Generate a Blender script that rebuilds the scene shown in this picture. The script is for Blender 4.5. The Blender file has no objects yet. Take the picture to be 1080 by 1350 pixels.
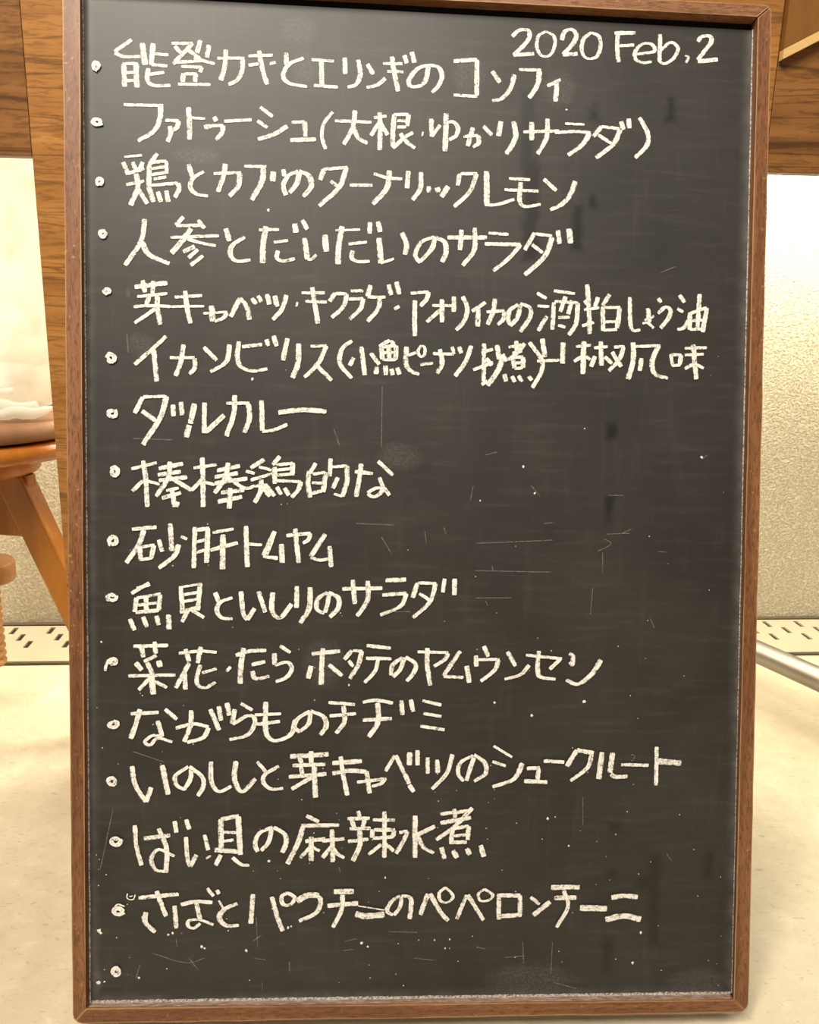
import bpy, bmesh, math, random
from mathutils import Vector, Matrix

# ------------------------------------------------------------------ camera, light, exposure
random.seed(7)
scene = bpy.context.scene
col = scene.collection
V = Vector

BOARD_OUTER = [(-0.2992, 0.8703), (0.294, 0.8653), (0.2969, -0.0147), (-0.2932, -0.0095)]
BOARD_INNER = [(-0.285, 0.8601), (0.2826, 0.8553), (0.2834, -0.0033), (-0.2825, 0.0034)]
BOARD_PANEL = [(-0.2859, 0.8548), (0.2823, 0.8491), (0.286, -0.0032), (-0.2818, 0.0028)]
BOARD_ORIGIN = (0.0175, 0.6063, 0.0277)
BOARD_X, BOARD_Y, BOARD_N = (0.9981, 0.0607, 0.0036), (-0.0166, 0.2152, 0.9764), (0.0585, -0.9747, 0.2158)
CAM_AXES = [(0.999608, -0.027996, -0.0), (0.00701, 0.250282, -0.968148), (0.027105, 0.967768, 0.25038)]
WIPED = [(0.0867, 0.7565, 0.0067, 0.0338), (0.0914, 0.6908, 0.0068, 0.0453), (0.132, 0.676, 0.0046, 0.0195), (0.1448, 0.7724, 0.0055, 0.006), (0.145, 0.7775, 0.0026, 0.0046), (0.2118, 0.7793, 0.0034, 0.0104), (0.1449, 0.6996, 0.0029, 0.0059), (0.1758, 0.1503, 0.0054, 0.0044), (0.213, 0.0837, 0.0046, 0.0403), (0.2044, 0.1004, 0.0089, 0.005), (0.2622, 0.1154, 0.0039, 0.012), (0.1736, 0.1075, 0.0051, 0.0047), (0.1713, 0.0351, 0.0045, 0.0165), (0.1662, 0.5002, 0.0049, 0.0067), (0.1646, 0.4322, 0.0031, 0.0117)]
DUSTY = [(0.0358, 0.8002, 0.014, 0.0189), (0.1134, 0.7921, 0.0139, 0.0155), (-0.0835, 0.2977, 0.0185, 0.0205), (-0.2382, 0.5684, 0.0116, 0.0107), (-0.0191, 0.4763, 0.0211, 0.0117), (-0.1026, 0.8027, 0.011, 0.0152), (-0.2495, 0.61, 0.0022, 0.0048), (-0.1937, 0.7264, 0.0204, 0.0069), (0.2544, 0.0086, 0.0276, 0.0123), (0.1026, 0.0129, 0.0407, 0.0145), (-0.1075, 0.8328, 0.0157, 0.0131), (-0.2763, 0.0219, 0.0048, 0.0149)]

cam_data = bpy.data.cameras.new('camera')
cam_data.sensor_fit = 'HORIZONTAL'
cam_data.sensor_width = 36.0
cam_data.lens = 36.0 * 1100.0 / 1080.0
cam_data.clip_start = 0.02
cam = bpy.data.objects.new('camera', cam_data)
col.objects.link(cam)
cm = Matrix(CAM_AXES).to_4x4()
cm.translation = V((0, 0, 0.627))
cam.matrix_world = cm
scene.camera = cam

scene.view_settings.view_transform = 'Standard'
scene.view_settings.look = 'None'
scene.view_settings.gamma = 1.0
scene.view_settings.use_curve_mapping = False
scene.view_settings.exposure = 0.0

world = bpy.data.worlds.new('world')
scene.world = world
world.use_nodes = True
world.node_tree.nodes['Background'].inputs[0].default_value = (1.0, 0.90, 0.76, 1)
world.node_tree.nodes['Background'].inputs[1].default_value = 0.24


def area(name, loc, target, sx, sy, power, color):
    l = bpy.data.lights.new(name, 'AREA')
    l.shape = 'RECTANGLE'
    l.size, l.size_y = sx, sy
    l.energy = power
    l.color = color
    o = bpy.data.objects.new(name, l)
    col.objects.link(o)
    o.location = loc
    o.rotation_euler = (V(target) - V(loc)).to_track_quat('-Z', 'Y').to_euler()
    return o


WARM = (1.0, 0.88, 0.71)
area('ceiling_lamp', (-0.75, -0.35, 2.45), (0, 0.8, 0.4), 0.35, 0.35, 34, WARM)
area('ceiling_lamp', (-0.40, -0.85, 2.45), (0, 0.8, 0.8), 1.5, 0.8, 68, (1.0, 0.92, 0.80))

# ------------------------------------------------------------------ node helpers


class NT:
    def __init__(self, name):
        self.m = bpy.data.materials.new(name)
        self.m.use_nodes = True
        self.t = self.m.node_tree
        self.b = self.t.nodes['Principled BSDF']

    def n(self, typ, **kw):
        nd = self.t.nodes.new(typ)
        for k, v in kw.items():
            setattr(nd, k, v)
        return nd

    def set(self, sock, v):
        if isinstance(v, bpy.types.NodeSocket):
            self.t.links.new(v, sock)
        elif v is not None:
            sock.default_value = v

    def math(self, op, a, b=None, c=None, clamp=False):
        nd = self.n('ShaderNodeMath', operation=op, use_clamp=clamp)
        for i, v in enumerate((a, b, c)):
            if v is not None:
                self.set(nd.inputs[i], v)
        return nd.outputs[0]

    def coord(self, kind='Object', scale=(1, 1, 1), rot=(0, 0, 0)):
        tc = self.n('ShaderNodeTexCoord')
        mp = self.n('ShaderNodeMapping')
        mp.inputs['Scale'].default_value = scale
        mp.inputs['Rotation'].default_value = rot
        self.t.links.new(tc.outputs[kind], mp.inputs[0])
        return mp.outputs[0]

    def noise(self, vec, scale, detail=4, rough=0.55, dist=0.0):
        nd = self.n('ShaderNodeTexNoise')
        nd.inputs['Scale'].default_value = scale
        nd.inputs['Detail'].default_value = detail
        nd.inputs['Roughness'].default_value = rough
        nd.inputs['Distortion'].default_value = dist
        self.t.links.new(vec, nd.inputs['Vector'])
        return nd.outputs[0]

    def ramp(self, fac, stops):
        nd = self.n('ShaderNodeValToRGB')
        el = nd.color_ramp.elements
        while len(el) < len(stops):
            el.new(0.5)
        for e, (p, c) in zip(el, stops):
            e.position = p
            e.color = (c, c, c, 1) if isinstance(c, (int, float)) else (*c, 1)
        self.t.links.new(fac, nd.inputs[0])
        return nd.outputs[0]

    def mix(self, fac, a, b, mode='MIX'):
        nd = self.n('ShaderNodeMix', data_type='RGBA', blend_type=mode)
        self.set(nd.inputs[0], fac)
        for s, v in ((nd.inputs[6], a), (nd.inputs[7], b)):
            self.set(s, (*v, 1) if isinstance(v, tuple) and len(v) == 3 else v)
        return nd.outputs[2]

    def bump(self, h, strength, dist):
        nd = self.n('ShaderNodeBump')
        nd.inputs['Strength'].default_value = strength
        nd.inputs['Distance'].default_value = dist
        self.t.links.new(h, nd.inputs['Height'])
        self.t.links.new(nd.outputs[0], self.b.inputs['Normal'])

    def base(self, c):
        self.set(self.b.inputs['Base Color'], (*c, 1) if isinstance(c, tuple) else c)

    def rough(self, r):
        self.set(self.b.inputs['Roughness'], r)


def wood(name, dark, mid, light, axis, grain=1.0, rough=0.45, wear=None, spec=0.4, lines=0.6, bands=None):
    """axis: local direction of the grain, 0 = x, 1 = y, 2 = z"""
    N = NT(name)
    s = [1.0, 1.0, 1.0]
    s[axis] = 0.045
    v = N.coord('Object', tuple(s))
    s2 = [1.0, 1.0, 1.0]
    s2[axis] = 0.16
    v2 = N.coord('Object', tuple(s2))
    big = N.noise(v, 26 * grain, 3, 0.5, 1.2)
    fine = N.noise(v2, 260 * grain, 3, 0.7, 0.3)
    c = N.ramp(big, [(0.28, dark), (0.5, mid), (0.74, light)])
    f = N.ramp(fine, [(0.36, 0.0), (0.52, 1.0)])
    c = N.mix(lines, c, N.mix(f, tuple(x * 0.55 for x in dark), c))
    if bands:
        lf = N.noise(N.coord('Object', tuple(s)), bands, 2, 0.5, 1.6)
        c = N.mix(N.ramp(lf, [(0.53, 0.0), (0.56, 0.75), (0.585, 0.0)]), c, tuple(x * 0.4 for x in dark))
    r = N.math('MULTIPLY_ADD', fine, 0.15, rough - 0.07)
    if wear:
        bv = N.n('ShaderNodeBevel', samples=4)
        bv.inputs['Radius'].default_value = 0.0022
        ge = N.n('ShaderNodeNewGeometry')
        dt = N.n('ShaderNodeVectorMath', operation='DOT_PRODUCT')
        N.t.links.new(bv.outputs[0], dt.inputs[0])
        N.t.links.new(ge.outputs['Normal'], dt.inputs[1])
        e = N.math('SUBTRACT', 1.0, dt.outputs['Value'])
        wn = N.noise(v2, 60, 4, 0.7)
        e = N.math('MULTIPLY', e, N.ramp(wn, [(0.35, 0.12), (0.6, 1.0)]), clamp=True)
        c = N.mix(N.math('MULTIPLY', e, 5.0, clamp=True), c, wear)
        pits = N.noise(N.coord('Object'), 230, 3, 0.6)
        big2 = N.noise(N.coord('Object'), 22, 3, 0.6)
        pm = N.math('MULTIPLY', N.ramp(pits, [(0.62, 0.0), (0.72, 0.45)]), N.ramp(big2, [(0.45, 0.1), (0.65, 1.0)]))
        c = N.mix(pm, c, tuple(min(1, x * 1.15) for x in wear))
    N.base(c)
    N.rough(r)
    N.b.inputs['Specular IOR Level'].default_value = spec
    N.bump(fine, 0.12, 0.0004)
    return N.m


def plain(name, c, rough=0.5, metal=0.0, var=0.0, scale=40, spec=0.5):
    N = NT(name)
    if var:
        nz = N.noise(N.coord('Object'), scale, 5, 0.6)
        N.base(N.ramp(nz, [(0.3, tuple(x * (1 - var) for x in c)), (0.7, tuple(min(1, x * (1 + var)) for x in c))]))
    else:
        N.base(c)
    N.rough(rough)
    N.b.inputs['Metallic'].default_value = metal
    N.b.inputs['Specular IOR Level'].default_value = spec
    return N.m


# ------------------------------------------------------------------ mesh helpers
def link(name, bm, mat, parent=None, smooth=False, bevel=None, seg=2):
    me = bpy.data.meshes.new(name)
    bmesh.ops.recalc_face_normals(bm, faces=bm.faces[:])
    bm.to_mesh(me)
    bm.free()
    if smooth:
        for p in me.polygons:
            p.use_smooth = True
    o = bpy.data.objects.new(name, me)
    me.materials.append(mat)
    col.objects.link(o)
    if parent:
        o.parent = parent
    if bevel:
        md = o.modifiers.new('bevel', 'BEVEL')
        md.width = bevel
        md.segments = seg
        md.limit_method = 'ANGLE'
        md.angle_limit = math.radians(35)
    return o


def empty(name, loc, label, cat, rotz=0.0):
    o = bpy.data.objects.new(name, None)
    o.empty_display_size = 0.05
    col.objects.link(o)
    o.location = loc
    o.rotation_euler = (0, 0, rotz)
    o['label'] = label
    o['category'] = cat
    return o


def prism(pts_a, pts_b):
    """closed solid between two matching loops of 3-D points"""
    bm = bmesh.new()
    a = [bm.verts.new(p) for p in pts_a]
    b = [bm.verts.new(p) for p in pts_b]
    n = len(a)
    bm.faces.new(a)
    bm.faces.new(b[::-1])
    for i in range(n):
        bm.faces.new((a[i], a[(i + 1) % n], b[(i + 1) % n], b[i]))
    return bm


def boxm(x0, x1, y0, y1, z0, z1):
    return prism([(x0, y0, z0), (x1, y0, z0), (x1, y1, z0), (x0, y1, z0)],
                 [(x0, y0, z1), (x1, y0, z1), (x1, y1, z1), (x0, y1, z1)])


def lathe(profile, seg=64, bm=None, center=(0, 0, 0)):
    bm = bm or bmesh.new()
    rings = []
    cx, cy, cz = center
    for r, z in profile:
        if r < 1e-6:
            rings.append([bm.verts.new((cx, cy, cz + z))])
        else:
            rings.append([bm.verts.new((cx + r * math.cos(2 * math.pi * k / seg), cy + r * math.sin(2 * math.pi * k / seg), cz + z)) for k in range(seg)])
    for a, b in zip(rings, rings[1:]):
        for k in range(seg):
            k2 = (k + 1) % seg
            if len(a) == 1 and len(b) == 1:
                continue
            if len(a) == 1:
                bm.faces.new((a[0], b[k2], b[k]))
            elif len(b) == 1:
                bm.faces.new((a[k], a[k2], b[0]))
            else:
                bm.faces.new((a[k], a[k2], b[k2], b[k]))
    return bm


def tube(path, r, seg=20, caps=True):
    bm = bmesh.new()
    rings = []
    n = len(path)
    for i, p in enumerate(path):
        p = V(p)
        t = (V(path[min(n - 1, i + 1)]) - V(path[max(0, i - 1)])).normalized()
        up = V((0, 0, 1)) if abs(t.z) < 0.9 else V((1, 0, 0))
        s = t.cross(up).normalized()
        u = s.cross(t)
        rr = r[i] if isinstance(r, (list, tuple)) else r
        rings.append([bm.verts.new(p + s * rr * math.cos(2 * math.pi * k / seg) + u * rr * math.sin(2 * math.pi * k / seg)) for k in range(seg)])
    for a, b in zip(rings, rings[1:]):
        for k in range(seg):
            bm.faces.new((a[k], a[(k + 1) % seg], b[(k + 1) % seg], b[k]))
    if caps:
        bm.faces.new(rings[0][::-1])
        bm.faces.new(rings[-1])
    return bm


# ------------------------------------------------------------------ the setting
YAW = math.radians(5.5)
WALL0 = V((0.0, 1.5455, 0.0))       # foot of the wall in front of the camera
WX = V((math.cos(YAW), math.sin(YAW), 0))
WY = V((-math.sin(YAW), math.cos(YAW), 0))


def wp(a, b, z):
    """a along the wall, b away from the camera beyond its face"""
    return WALL0 + WX * a + WY * b + V((0, 0, z))


N = NT('polished_concrete')
v = N.coord('Object')
n1 = N.noise(v, 3.2, 6, 0.6, 0.6)
n2 = N.noise(v, 34, 5, 0.65, 0.4)
n3 = N.noise(N.coord('Object', (1, 2.6, 1)), 90, 4, 0.7, 0.8)
c = N.ramp(n1, [(0.3, (0.57, 0.49, 0.335)), (0.55, (0.66, 0.58, 0.415)), (0.75, (0.76, 0.68, 0.50))])
c = N.mix(N.ramp(n2, [(0.40, 0.25), (0.6, 0.0)]), c, (0.46, 0.38, 0.26))
c = N.mix(N.ramp(n2, [(0.60, 0.0), (0.74, 0.35)]), c, (0.85, 0.76, 0.60))
c = N.mix(N.ramp(n3, [(0.585, 0.0), (0.70, 0.75)]), c, (0.36, 0.30, 0.21))
N.base(c)
N.rough(N.math('MULTIPLY_ADD', n2, 0.3, 0.25))
N.b.inputs['Specular IOR Level'].default_value = 0.35
N.bump(n3, 0.08, 0.001)
M_floor = N.m
fl = link('floor', boxm(-4, 4, -3.5, 4, -0.05, 0.0), M_floor)
fl['kind'] = 'structure'

N = NT('textured_plaster')
v = N.coord('Object')
n1 = N.noise(v, 230, 4, 0.55, 0.5)
n2 = N.noise(v, 5, 3, 0.5)
h = N.ramp(n1, [(0.38, 0.0), (0.6, 1.0)])
c = N.mix(h, (0.60, 0.53, 0.365), (0.80, 0.73, 0.55))
N.base(c)
N.rough(0.75)
N.bump(h, 0.85, 0.003)
M_wall = N.m
w = link('wall_back', prism([wp(-4, 0, 0), wp(4, 0, 0), wp(4, 0.1, 0), wp(-4, 0.1, 0)],
                            [wp(-4, 0, 2.6), wp(4, 0, 2.6), wp(4, 0.1, 2.6), wp(-4, 0.1, 2.6)]), M_wall)
w['kind'] = 'structure'
M_seam = plain('seam_and_gap_shade', (0.10, 0.075, 0.04), 0.5)
t = link('wall_gap_shade_1', prism([wp(-3.5, -0.012, 0), wp(3.5, -0.012, 0), wp(3.5, 0, 0), wp(-3.5, 0, 0)],
                         [wp(-3.5, -0.012, 0.008), wp(3.5, -0.012, 0.008), wp(3.5, 0, 0.008), wp(-3.5, 0, 0.008)]), M_seam)  # dark strip paints the shadow gap between wall and grate
t['kind'] = 'structure'

# slotted cover plate of the floor channel, running along the wall
g = empty('channel_grate', WALL0, 'long cream metal floor grate with short slots, running along the foot of the back wall', 'grate', YAW)
M_plate = plain('cream_metal', (0.50, 0.43, 0.30), 0.45, 0.0, 0.04, 8)
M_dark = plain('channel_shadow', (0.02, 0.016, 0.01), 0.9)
GD = 0.172
rows = [(-0.037, 0.0), (-0.068, 0.0235), (-0.1, 0.047)]
PITCH, SLOT_W, SLOT_L = 0.0665, 0.0095, 0.030
xs, ys = set(), set()
xs.update((-1.5, 1.5))
ys.update((-0.014, -GD))
holes = []
k0 = -21
for k in range(k0, 22):
    for yc, off in rows:
        x = k * PITCH + off - 0.0035
        if -1.48 < x < 1.48:
            holes.append((x - SLOT_W / 2, x + SLOT_W / 2, yc - SLOT_L / 2, yc + SLOT_L / 2))
for h4 in holes:
    xs.update((round(h4[0], 6), round(h4[1], 6)))
    ys.update((round(h4[2], 6), round(h4[3], 6)))
xs, ys = sorted(xs), sorted(ys)
bm = bmesh.new()
grid = [[bm.verts.new((x, y, 0.006)) for y in ys] for x in xs]
hs = [(a, b, c_, d) for a, b, c_, d in holes]
for i in range(len(xs) - 1):
    mx = (xs[i] + xs[i + 1]) / 2
    act = [q for q in hs if q[0] < mx < q[1]]
    for j in range(len(ys) - 1):
        my = (ys[j] + ys[j + 1]) / 2
        if any(q[2] < my < q[3] for q in act):
            continue
        bm.faces.new((grid[i][j], grid[i + 1][j], grid[i + 1][j + 1], grid[i][j + 1]))
for vv in [q for q in bm.verts if not q.link_faces]:
    bm.verts.remove(vv)
ex = bmesh.ops.extrude_face_region(bm, geom=bm.faces[:])
bmesh.ops.translate(bm, vec=(0, 0, -0.0035), verts=[e for e in ex['geom'] if isinstance(e, bmesh.types.BMVert)])
link('slotted_plate', bm, M_plate, g)
link('channel_shade', boxm(-1.5, 1.5, -GD + 0.003, -0.016, 0.0, 0.0022), M_dark, g)  # near-black strip above the floor paints the shade below the slots
link('edge_seam', boxm(-1.5, 1.5, -GD - 0.004, -GD, 0.0, 0.0045), M_seam, g)

# ------------------------------------------------------------------ wooden counter behind the board
M_ped = wood('walnut_veneer_upright', (0.25, 0.105, 0.023), (0.36, 0.158, 0.037), (0.45, 0.21, 0.056), 0, 0.9, 0.42, spec=0.35, bands=34)
M_apr = wood('walnut_veneer_apron', (0.13, 0.053, 0.0125), (0.22, 0.093, 0.023), (0.295, 0.13, 0.035), 0, 0.8, 0.42, spec=0.35, bands=20)
M_plank = wood('brown_plank', (0.18, 0.074, 0.0145), (0.21, 0.088, 0.018), (0.245, 0.105, 0.023), 2, 0.5, 0.4, spec=0.35, lines=0.2)
M_pale = wood('pale_edge_wood', (0.58, 0.36, 0.14), (0.66, 0.42, 0.17), (0.72, 0.48, 0.21), 0, 0.5, 0.45, lines=0.2)
ct = empty('wooden_counter', (0, 0.98, 0), 'walnut counter on a broad upright panel, filling the space behind the chalkboard', 'counter')
CY = 0.98
link('upright_panel', boxm(-0.4245, 0.3775, 0, 0.035, 0, 1.0), M_ped, ct, bevel=0.001)
link('counter_top', boxm(-1.3, 1.3, -0.02, 0.42, 1.001, 1.04), M_apr, ct, bevel=0.002)
link('apron', prism([(-1.3, 0.0015, 0.7645), (-0.4255, 0.0015, 0.7645), (-0.4255, 0.0215, 0.7645), (-1.3, 0.0215, 0.7645)],
                    [(-1.3, 0.0015, 1.0), (-0.4255, 0.0015, 1.0), (-0.4255, 0.0215, 1.0), (-1.3, 0.0215, 1.0)]), M_apr, ct, bevel=0.0008)
link('apron', prism([(0.3785, 0.0015, 0.769), (1.3, 0.0015, 0.769), (1.3, 0.0215, 0.769), (0.3785, 0.0215, 0.769)],
                    [(0.3785, 0.0015, 1.0), (1.3, 0.0015, 1.0), (1.3, 0.0215, 1.0), (0.3785, 0.0215, 1.0)]), M_apr, ct, bevel=0.0008)
# inclined plank on the right apron with a pale edge
def inclined(x0, x1, za, zb, zt, y0, y1):
    return prism([(x0, y0, za), (x1, y0, zb), (x1, y0, zt + 0.0005), (x0, y0, zt)],
                 [(x0, y1, za), (x1, y1, zb), (x1, y1, zt + 0.0005), (x0, y1, zt)])


link('bracing_plank', inclined(0.3785, 0.578, 0.8885, 0.9930, 0.9995, 0.0010, -0.0095), M_plank, ct)
link('pale_edge_strip', prism([(0.3785, 0.0010, 0.8785), (0.60, 0.0010, 0.9945), (0.585, 0.0010, 0.9965), (0.3785, 0.0010, 0.8880)],
                              [(0.3785, -0.0100, 0.8785), (0.60, -0.0100, 0.9945), (0.585, -0.0100, 0.9965), (0.3785, -0.0100, 0.8880)]), M_pale, ct)

# light strip below the counter, washing the wall
ls = empty('light_strip', wp(0, -0.125, 0.955), 'slim lit strip hidden under the counter, washing the back wall', 'light', YAW)
link('housing', boxm(-1.3, 1.3, -0.02, 0.02, 0.004, 0.02), plain('white_housing', (0.7, 0.7, 0.68), 0.5), ls)
N = NT('lit_diffuser')
N.base((0.9, 0.88, 0.8))
N.b.inputs['Emission Color'].default_value = (1.0, 0.86, 0.62, 1)
N.b.inputs['Emission Strength'].default_value = 4.0
link('diffuser', boxm(-1.29, 1.29, -0.014, 0.014, 0.0, 0.004), N.m, ls)
a = area('strip_glow', wp(0, -0.125, 0.95), wp(0, 0, 0.3), 2.5, 0.03, 39, (1.0, 0.94, 0.77))
a.rotation_euler = (math.radians(29), 0, YAW)

# ------------------------------------------------------------------ stool with cushion, bag, small stand, metal bar
M_stool = wood('orange_lacquered_wood', (0.23, 0.072, 0.004), (0.34, 0.118, 0.006), (0.44, 0.165, 0.012), 2, 0.35, 0.25, spec=0.6, lines=0.12)
M_stool_d = wood('orange_lacquered_seat', (0.27, 0.075, 0.008), (0.40, 0.13, 0.016), (0.52, 0.20, 0.032), 0, 0.35, 0.25, spec=0.6, lines=0.15)
SC = V((-0.602, 1.119, 0.0))
st = empty('wooden_stool', SC, 'orange lacquered wooden stool with a round brown cushion, left of the chalkboard', 'stool')
link('seat', lathe([(0, 0.408), (0.148, 0.408), (0.157, 0.411), (0.162, 0.417), (0.163, 0.424), (0.160, 0.431), (0.152, 0.433), (0, 0.433)], 96), M_stool_d, st, True)
link('hub', lathe([(0, 0.379), (0.085, 0.379), (0.088, 0.383), (0.088, 0.404), (0.085, 0.408), (0, 0.408)], 72), M_stool_d, st, True)
M_cush = plain('brown_leatherette', (0.285, 0.14, 0.066), 0.5, 0, 0.18, 30)
link('cushion', lathe([(0, 0.434), (0.142, 0.434), (0.156, 0.437), (0.1625, 0.444), (0.1625, 0.453), (0.156, 0.460), (0.138, 0.464), (0.08, 0.466), (0, 0.467)], 96), M_cush, st, True)
for az in (-8, 146, 240):
    d = V((math.cos(math.radians(az)), math.sin(math.radians(az)), 0))
    s = V((-d.y, d.x, 0))
    top, bot = d * 0.060 + V((0, 0, 0.379)), d * 0.218
    lo, hi = [], []
    for sx_, sy_ in ((-1, -1), (1, -1), (1, 1), (-1, 1)):
        hi.append(top + d * 0.021 * sx_ + s * 0.016 * sy_)
        lo.append(bot + d * 0.021 * sx_ + s * 0.013 * sy_)
    link('leg', prism(lo, hi), M_stool, st, bevel=0.003)
# plank tying the leg to the hub, and the wooden screw with its block under the seat
o = link('stretcher', boxm(-0.02, 0.088, -0.010, 0.010, 0.292, 0.3785), M_stool, st, bevel=0.002)
o.rotation_euler = (0, 0, math.radians(-8))
link('screw_block', lathe([(0, 0.220), (0.0405, 0.220), (0.0425, 0.223), (0.0425, 0.245), (0.040, 0.248), (0, 0.248)], 64), wood('light_brown_disc', (0.36, 0.16, 0.05), (0.43, 0.20, 0.07), (0.5, 0.25, 0.095), 0, 0.4, 0.4, lines=0.2), st, True)
prof = [(0, 0.088), (0.012, 0.088)]
for k in range(25):
    z0 = 0.090 + k * 0.0115
    prof += [(0.0165, z0), (0.0200, z0 + 0.004), (0.0200, z0 + 0.0075), (0.0165, z0 + 0.0112)]
prof += [(0.0165, 0.3785), (0, 0.3788)]
link('threaded_post', lathe(prof, 48), plain('screw_wood', (0.42, 0.20, 0.065), 0.5, 0, 0.15, 60), st, True)

N = NT('thin_white_plastic')
N.base((0.93, 0.90, 0.84))
N.rough(0.35)
nz = N.noise(N.coord('Object', (1, 1, 0.6)), 30, 4, 0.6, 1.0)
N.bump(nz, 0.35, 0.004)
tr = N.n('ShaderNodeBsdfTranslucent')
tr.inputs[0].default_value = (0.95, 0.93, 0.86, 1)
tp = N.n('ShaderNodeBsdfTransparent')
m1 = N.n('ShaderNodeMixShader')
m1.inputs[0].default_value = 0.5
m2 = N.n('ShaderNodeMixShader')
m2.inputs[0].default_value = 0.22
out = N.t.nodes['Material Output']
N.t.links.new(N.b.outputs[0], m1.inputs[1])
N.t.links.new(tr.outputs[0], m1.inputs[2])
N.t.links.new(m1.outputs[0], m2.inputs[1])
N.t.links.new(tp.outputs[0], m2.inputs[2])
N.t.links.new(m2.outputs[0], out.inputs[0])
M_bag = N.m
# crumpled translucent bag standing on the cushion
from mathutils import noise as mnoise
bm = bmesh.new()
rings = []
SEG, RG = 96, 60
for j in range(RG + 1):
    t_ = j / RG
    z = 0.470 + 0.390 * t_
    rr = 0.136 * (0.94 + 0.10 * math.sin(math.pi * min(1, t_ * 1.15)) + 0.08 * t_)
    if t_ < 0.06:
        rr *= 0.88 + 2.0 * t_
    ring = []
    for k in range(SEG):
        an = 2 * math.pi * k / SEG
        q = V((math.cos(an) * 2.2, math.sin(an) * 2.2, t_ * 5))
        low = max(0.0, 1 - t_ / 0.28)
        d = 0.016 * mnoise.noise(q * 1.1) + 0.008 * mnoise.noise(q * 2.9)
        d += low * 0.03 * mnoise.noise(V((q.x * 0.8, q.y * 0.8, t_ * 34)))
        rad = rr + d
        ring.append(bm.verts.new((rad * math.cos(an), rad * 0.90 * math.sin(an), z + 0.006 * mnoise.noise(q * 1.7) * (1 if j else 0))))
    rings.append(ring)
for a_, b_ in zip(rings, rings[1:]):
    for k in range(SEG):
        bm.faces.new((a_[k], a_[(k + 1) % SEG], b_[(k + 1) % SEG], b_[k]))
bm.faces.new(rings[0][::-1])
bag = link('plastic_bag', bm, M_bag, None, True)
bag.location = (SC.x + 0.008, SC.y + 0.034, 0)
for k, (a0, a1, rr, z0, th) in enumerate(((-86, -34, 0.143, 0.481, 0.011), (-60, -24, 0.150, 0.4735, 0.008), (-100, -44, 0.136, 0.500, 0.009))):
    path, rad = [], []
    for i in range(25):
        t_ = i / 24
        an = math.radians(a0 + (a1 - a0) * t_)
        path.append((rr * math.cos(an), 0.95 * rr * math.sin(an) - 0.026, z0 + 0.005 * mnoise.noise(V((k * 5, t_ * 4, 1)))))
        rad.append(th * (0.35 + 0.65 * math.sin(math.pi * min(0.93, 0.08 + t_))) * (1 + 0.35 * mnoise.noise(V((k * 7, t_ * 6, 3)))))
    link('rolled_fold', tube(path, rad, 20), M_bag, bag, True)
bag['label'] = 'crumpled thin white plastic bag standing on the cushion of the wooden stool'
bag['category'] = 'bag'

M_steel = plain('brushed_silver', (0.30, 0.285, 0.26), 0.40, 0.9)
p0, p1 = V((0.548, 1.335, 0.075)), V((0.648, 1.158, 0.075))
dv = (p1 - p0)
pa = p0 - dv * 0.55
pb = p1 + dv * 1.8
mb = empty('metal_base_bar', (pb.x, pb.y, 0), 'silver round metal bar lying low over the floor, right of the chalkboard', 'metal bar')
o = link('bar', tube([pa - mb.location, p0 - mb.location, p1 - mb.location, pb - mb.location], 0.0185, 32), M_steel, mb, True)
for q in (pa, pb):
    link('foot', lathe([(0, 0.0065 if q is pa else 0.0), (0.014, 0.0065 if q is pa else 0.0), (0.014, 0.0075), (0.009, 0.008), (0.009, 0.062), (0, 0.063)], 24, None, tuple(V((q.x, q.y, 0)) + (dv * 0.06 if q is pa else dv * -0.06) - mb.location)), M_steel, mb, True)

# ------------------------------------------------------------------ the chalkboard
BM = Matrix((BOARD_X, BOARD_Y, BOARD_N)).transposed().to_4x4()
BM.translation = V(BOARD_ORIGIN)
board = empty('chalkboard', (0, 0, 0), 'upright black menu chalkboard in a worn brown wooden frame, covered in white handwriting', 'chalkboard')
board.matrix_world = BM

N = NT('slate_paint')
v = N.coord('Object')
sx = N.n('ShaderNodeSeparateXYZ')
N.t.links.new(v, sx.inputs[0])
px_, py_ = sx.outputs[0], sx.outputs[1]
cloud = N.noise(v, 9, 5, 0.6, 0.5)
hz = N.noise(N.coord('Object', (0.12, 1, 1)), 130, 4, 0.7)
vt = N.noise(N.coord('Object', (1, 0.10, 1)), 90, 4, 0.7)
fine = N.noise(v, 420, 3, 0.7)
edge_n = N.noise(v, 60, 4, 0.6)


def box_mask(r, soft):
    cx, cy, hx, hy = r
    wob = N.math('MULTIPLY_ADD', edge_n, 0.012, -0.006)
    dx = N.math('SUBTRACT', N.math('ABSOLUTE', N.math('SUBTRACT', px_, cx)), hx)
    dy = N.math('SUBTRACT', N.math('ABSOLUTE', N.math('SUBTRACT', py_, cy)), hy)
    d = N.math('ADD', N.math('MAXIMUM', dx, dy), wob)
    return N.math('MULTIPLY_ADD', d, -1.0 / soft, 0.5, clamp=True)


def oval_mask(r):
    cx, cy, hx, hy = r
    dx = N.math('DIVIDE', N.math('SUBTRACT', px_, cx), hx)
    dy = N.math('DIVIDE', N.math('SUBTRACT', py_, cy), hy)
    d = N.math('ADD', N.math('MULTIPLY', dx, dx), N.math('MULTIPLY', dy, dy))
    d = N.math('MULTIPLY_ADD', edge_n, 1.4, N.math('SUBTRACT', d, 0.7))
    return N.math('SUBTRACT', 1.25, d, clamp=True)


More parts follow.
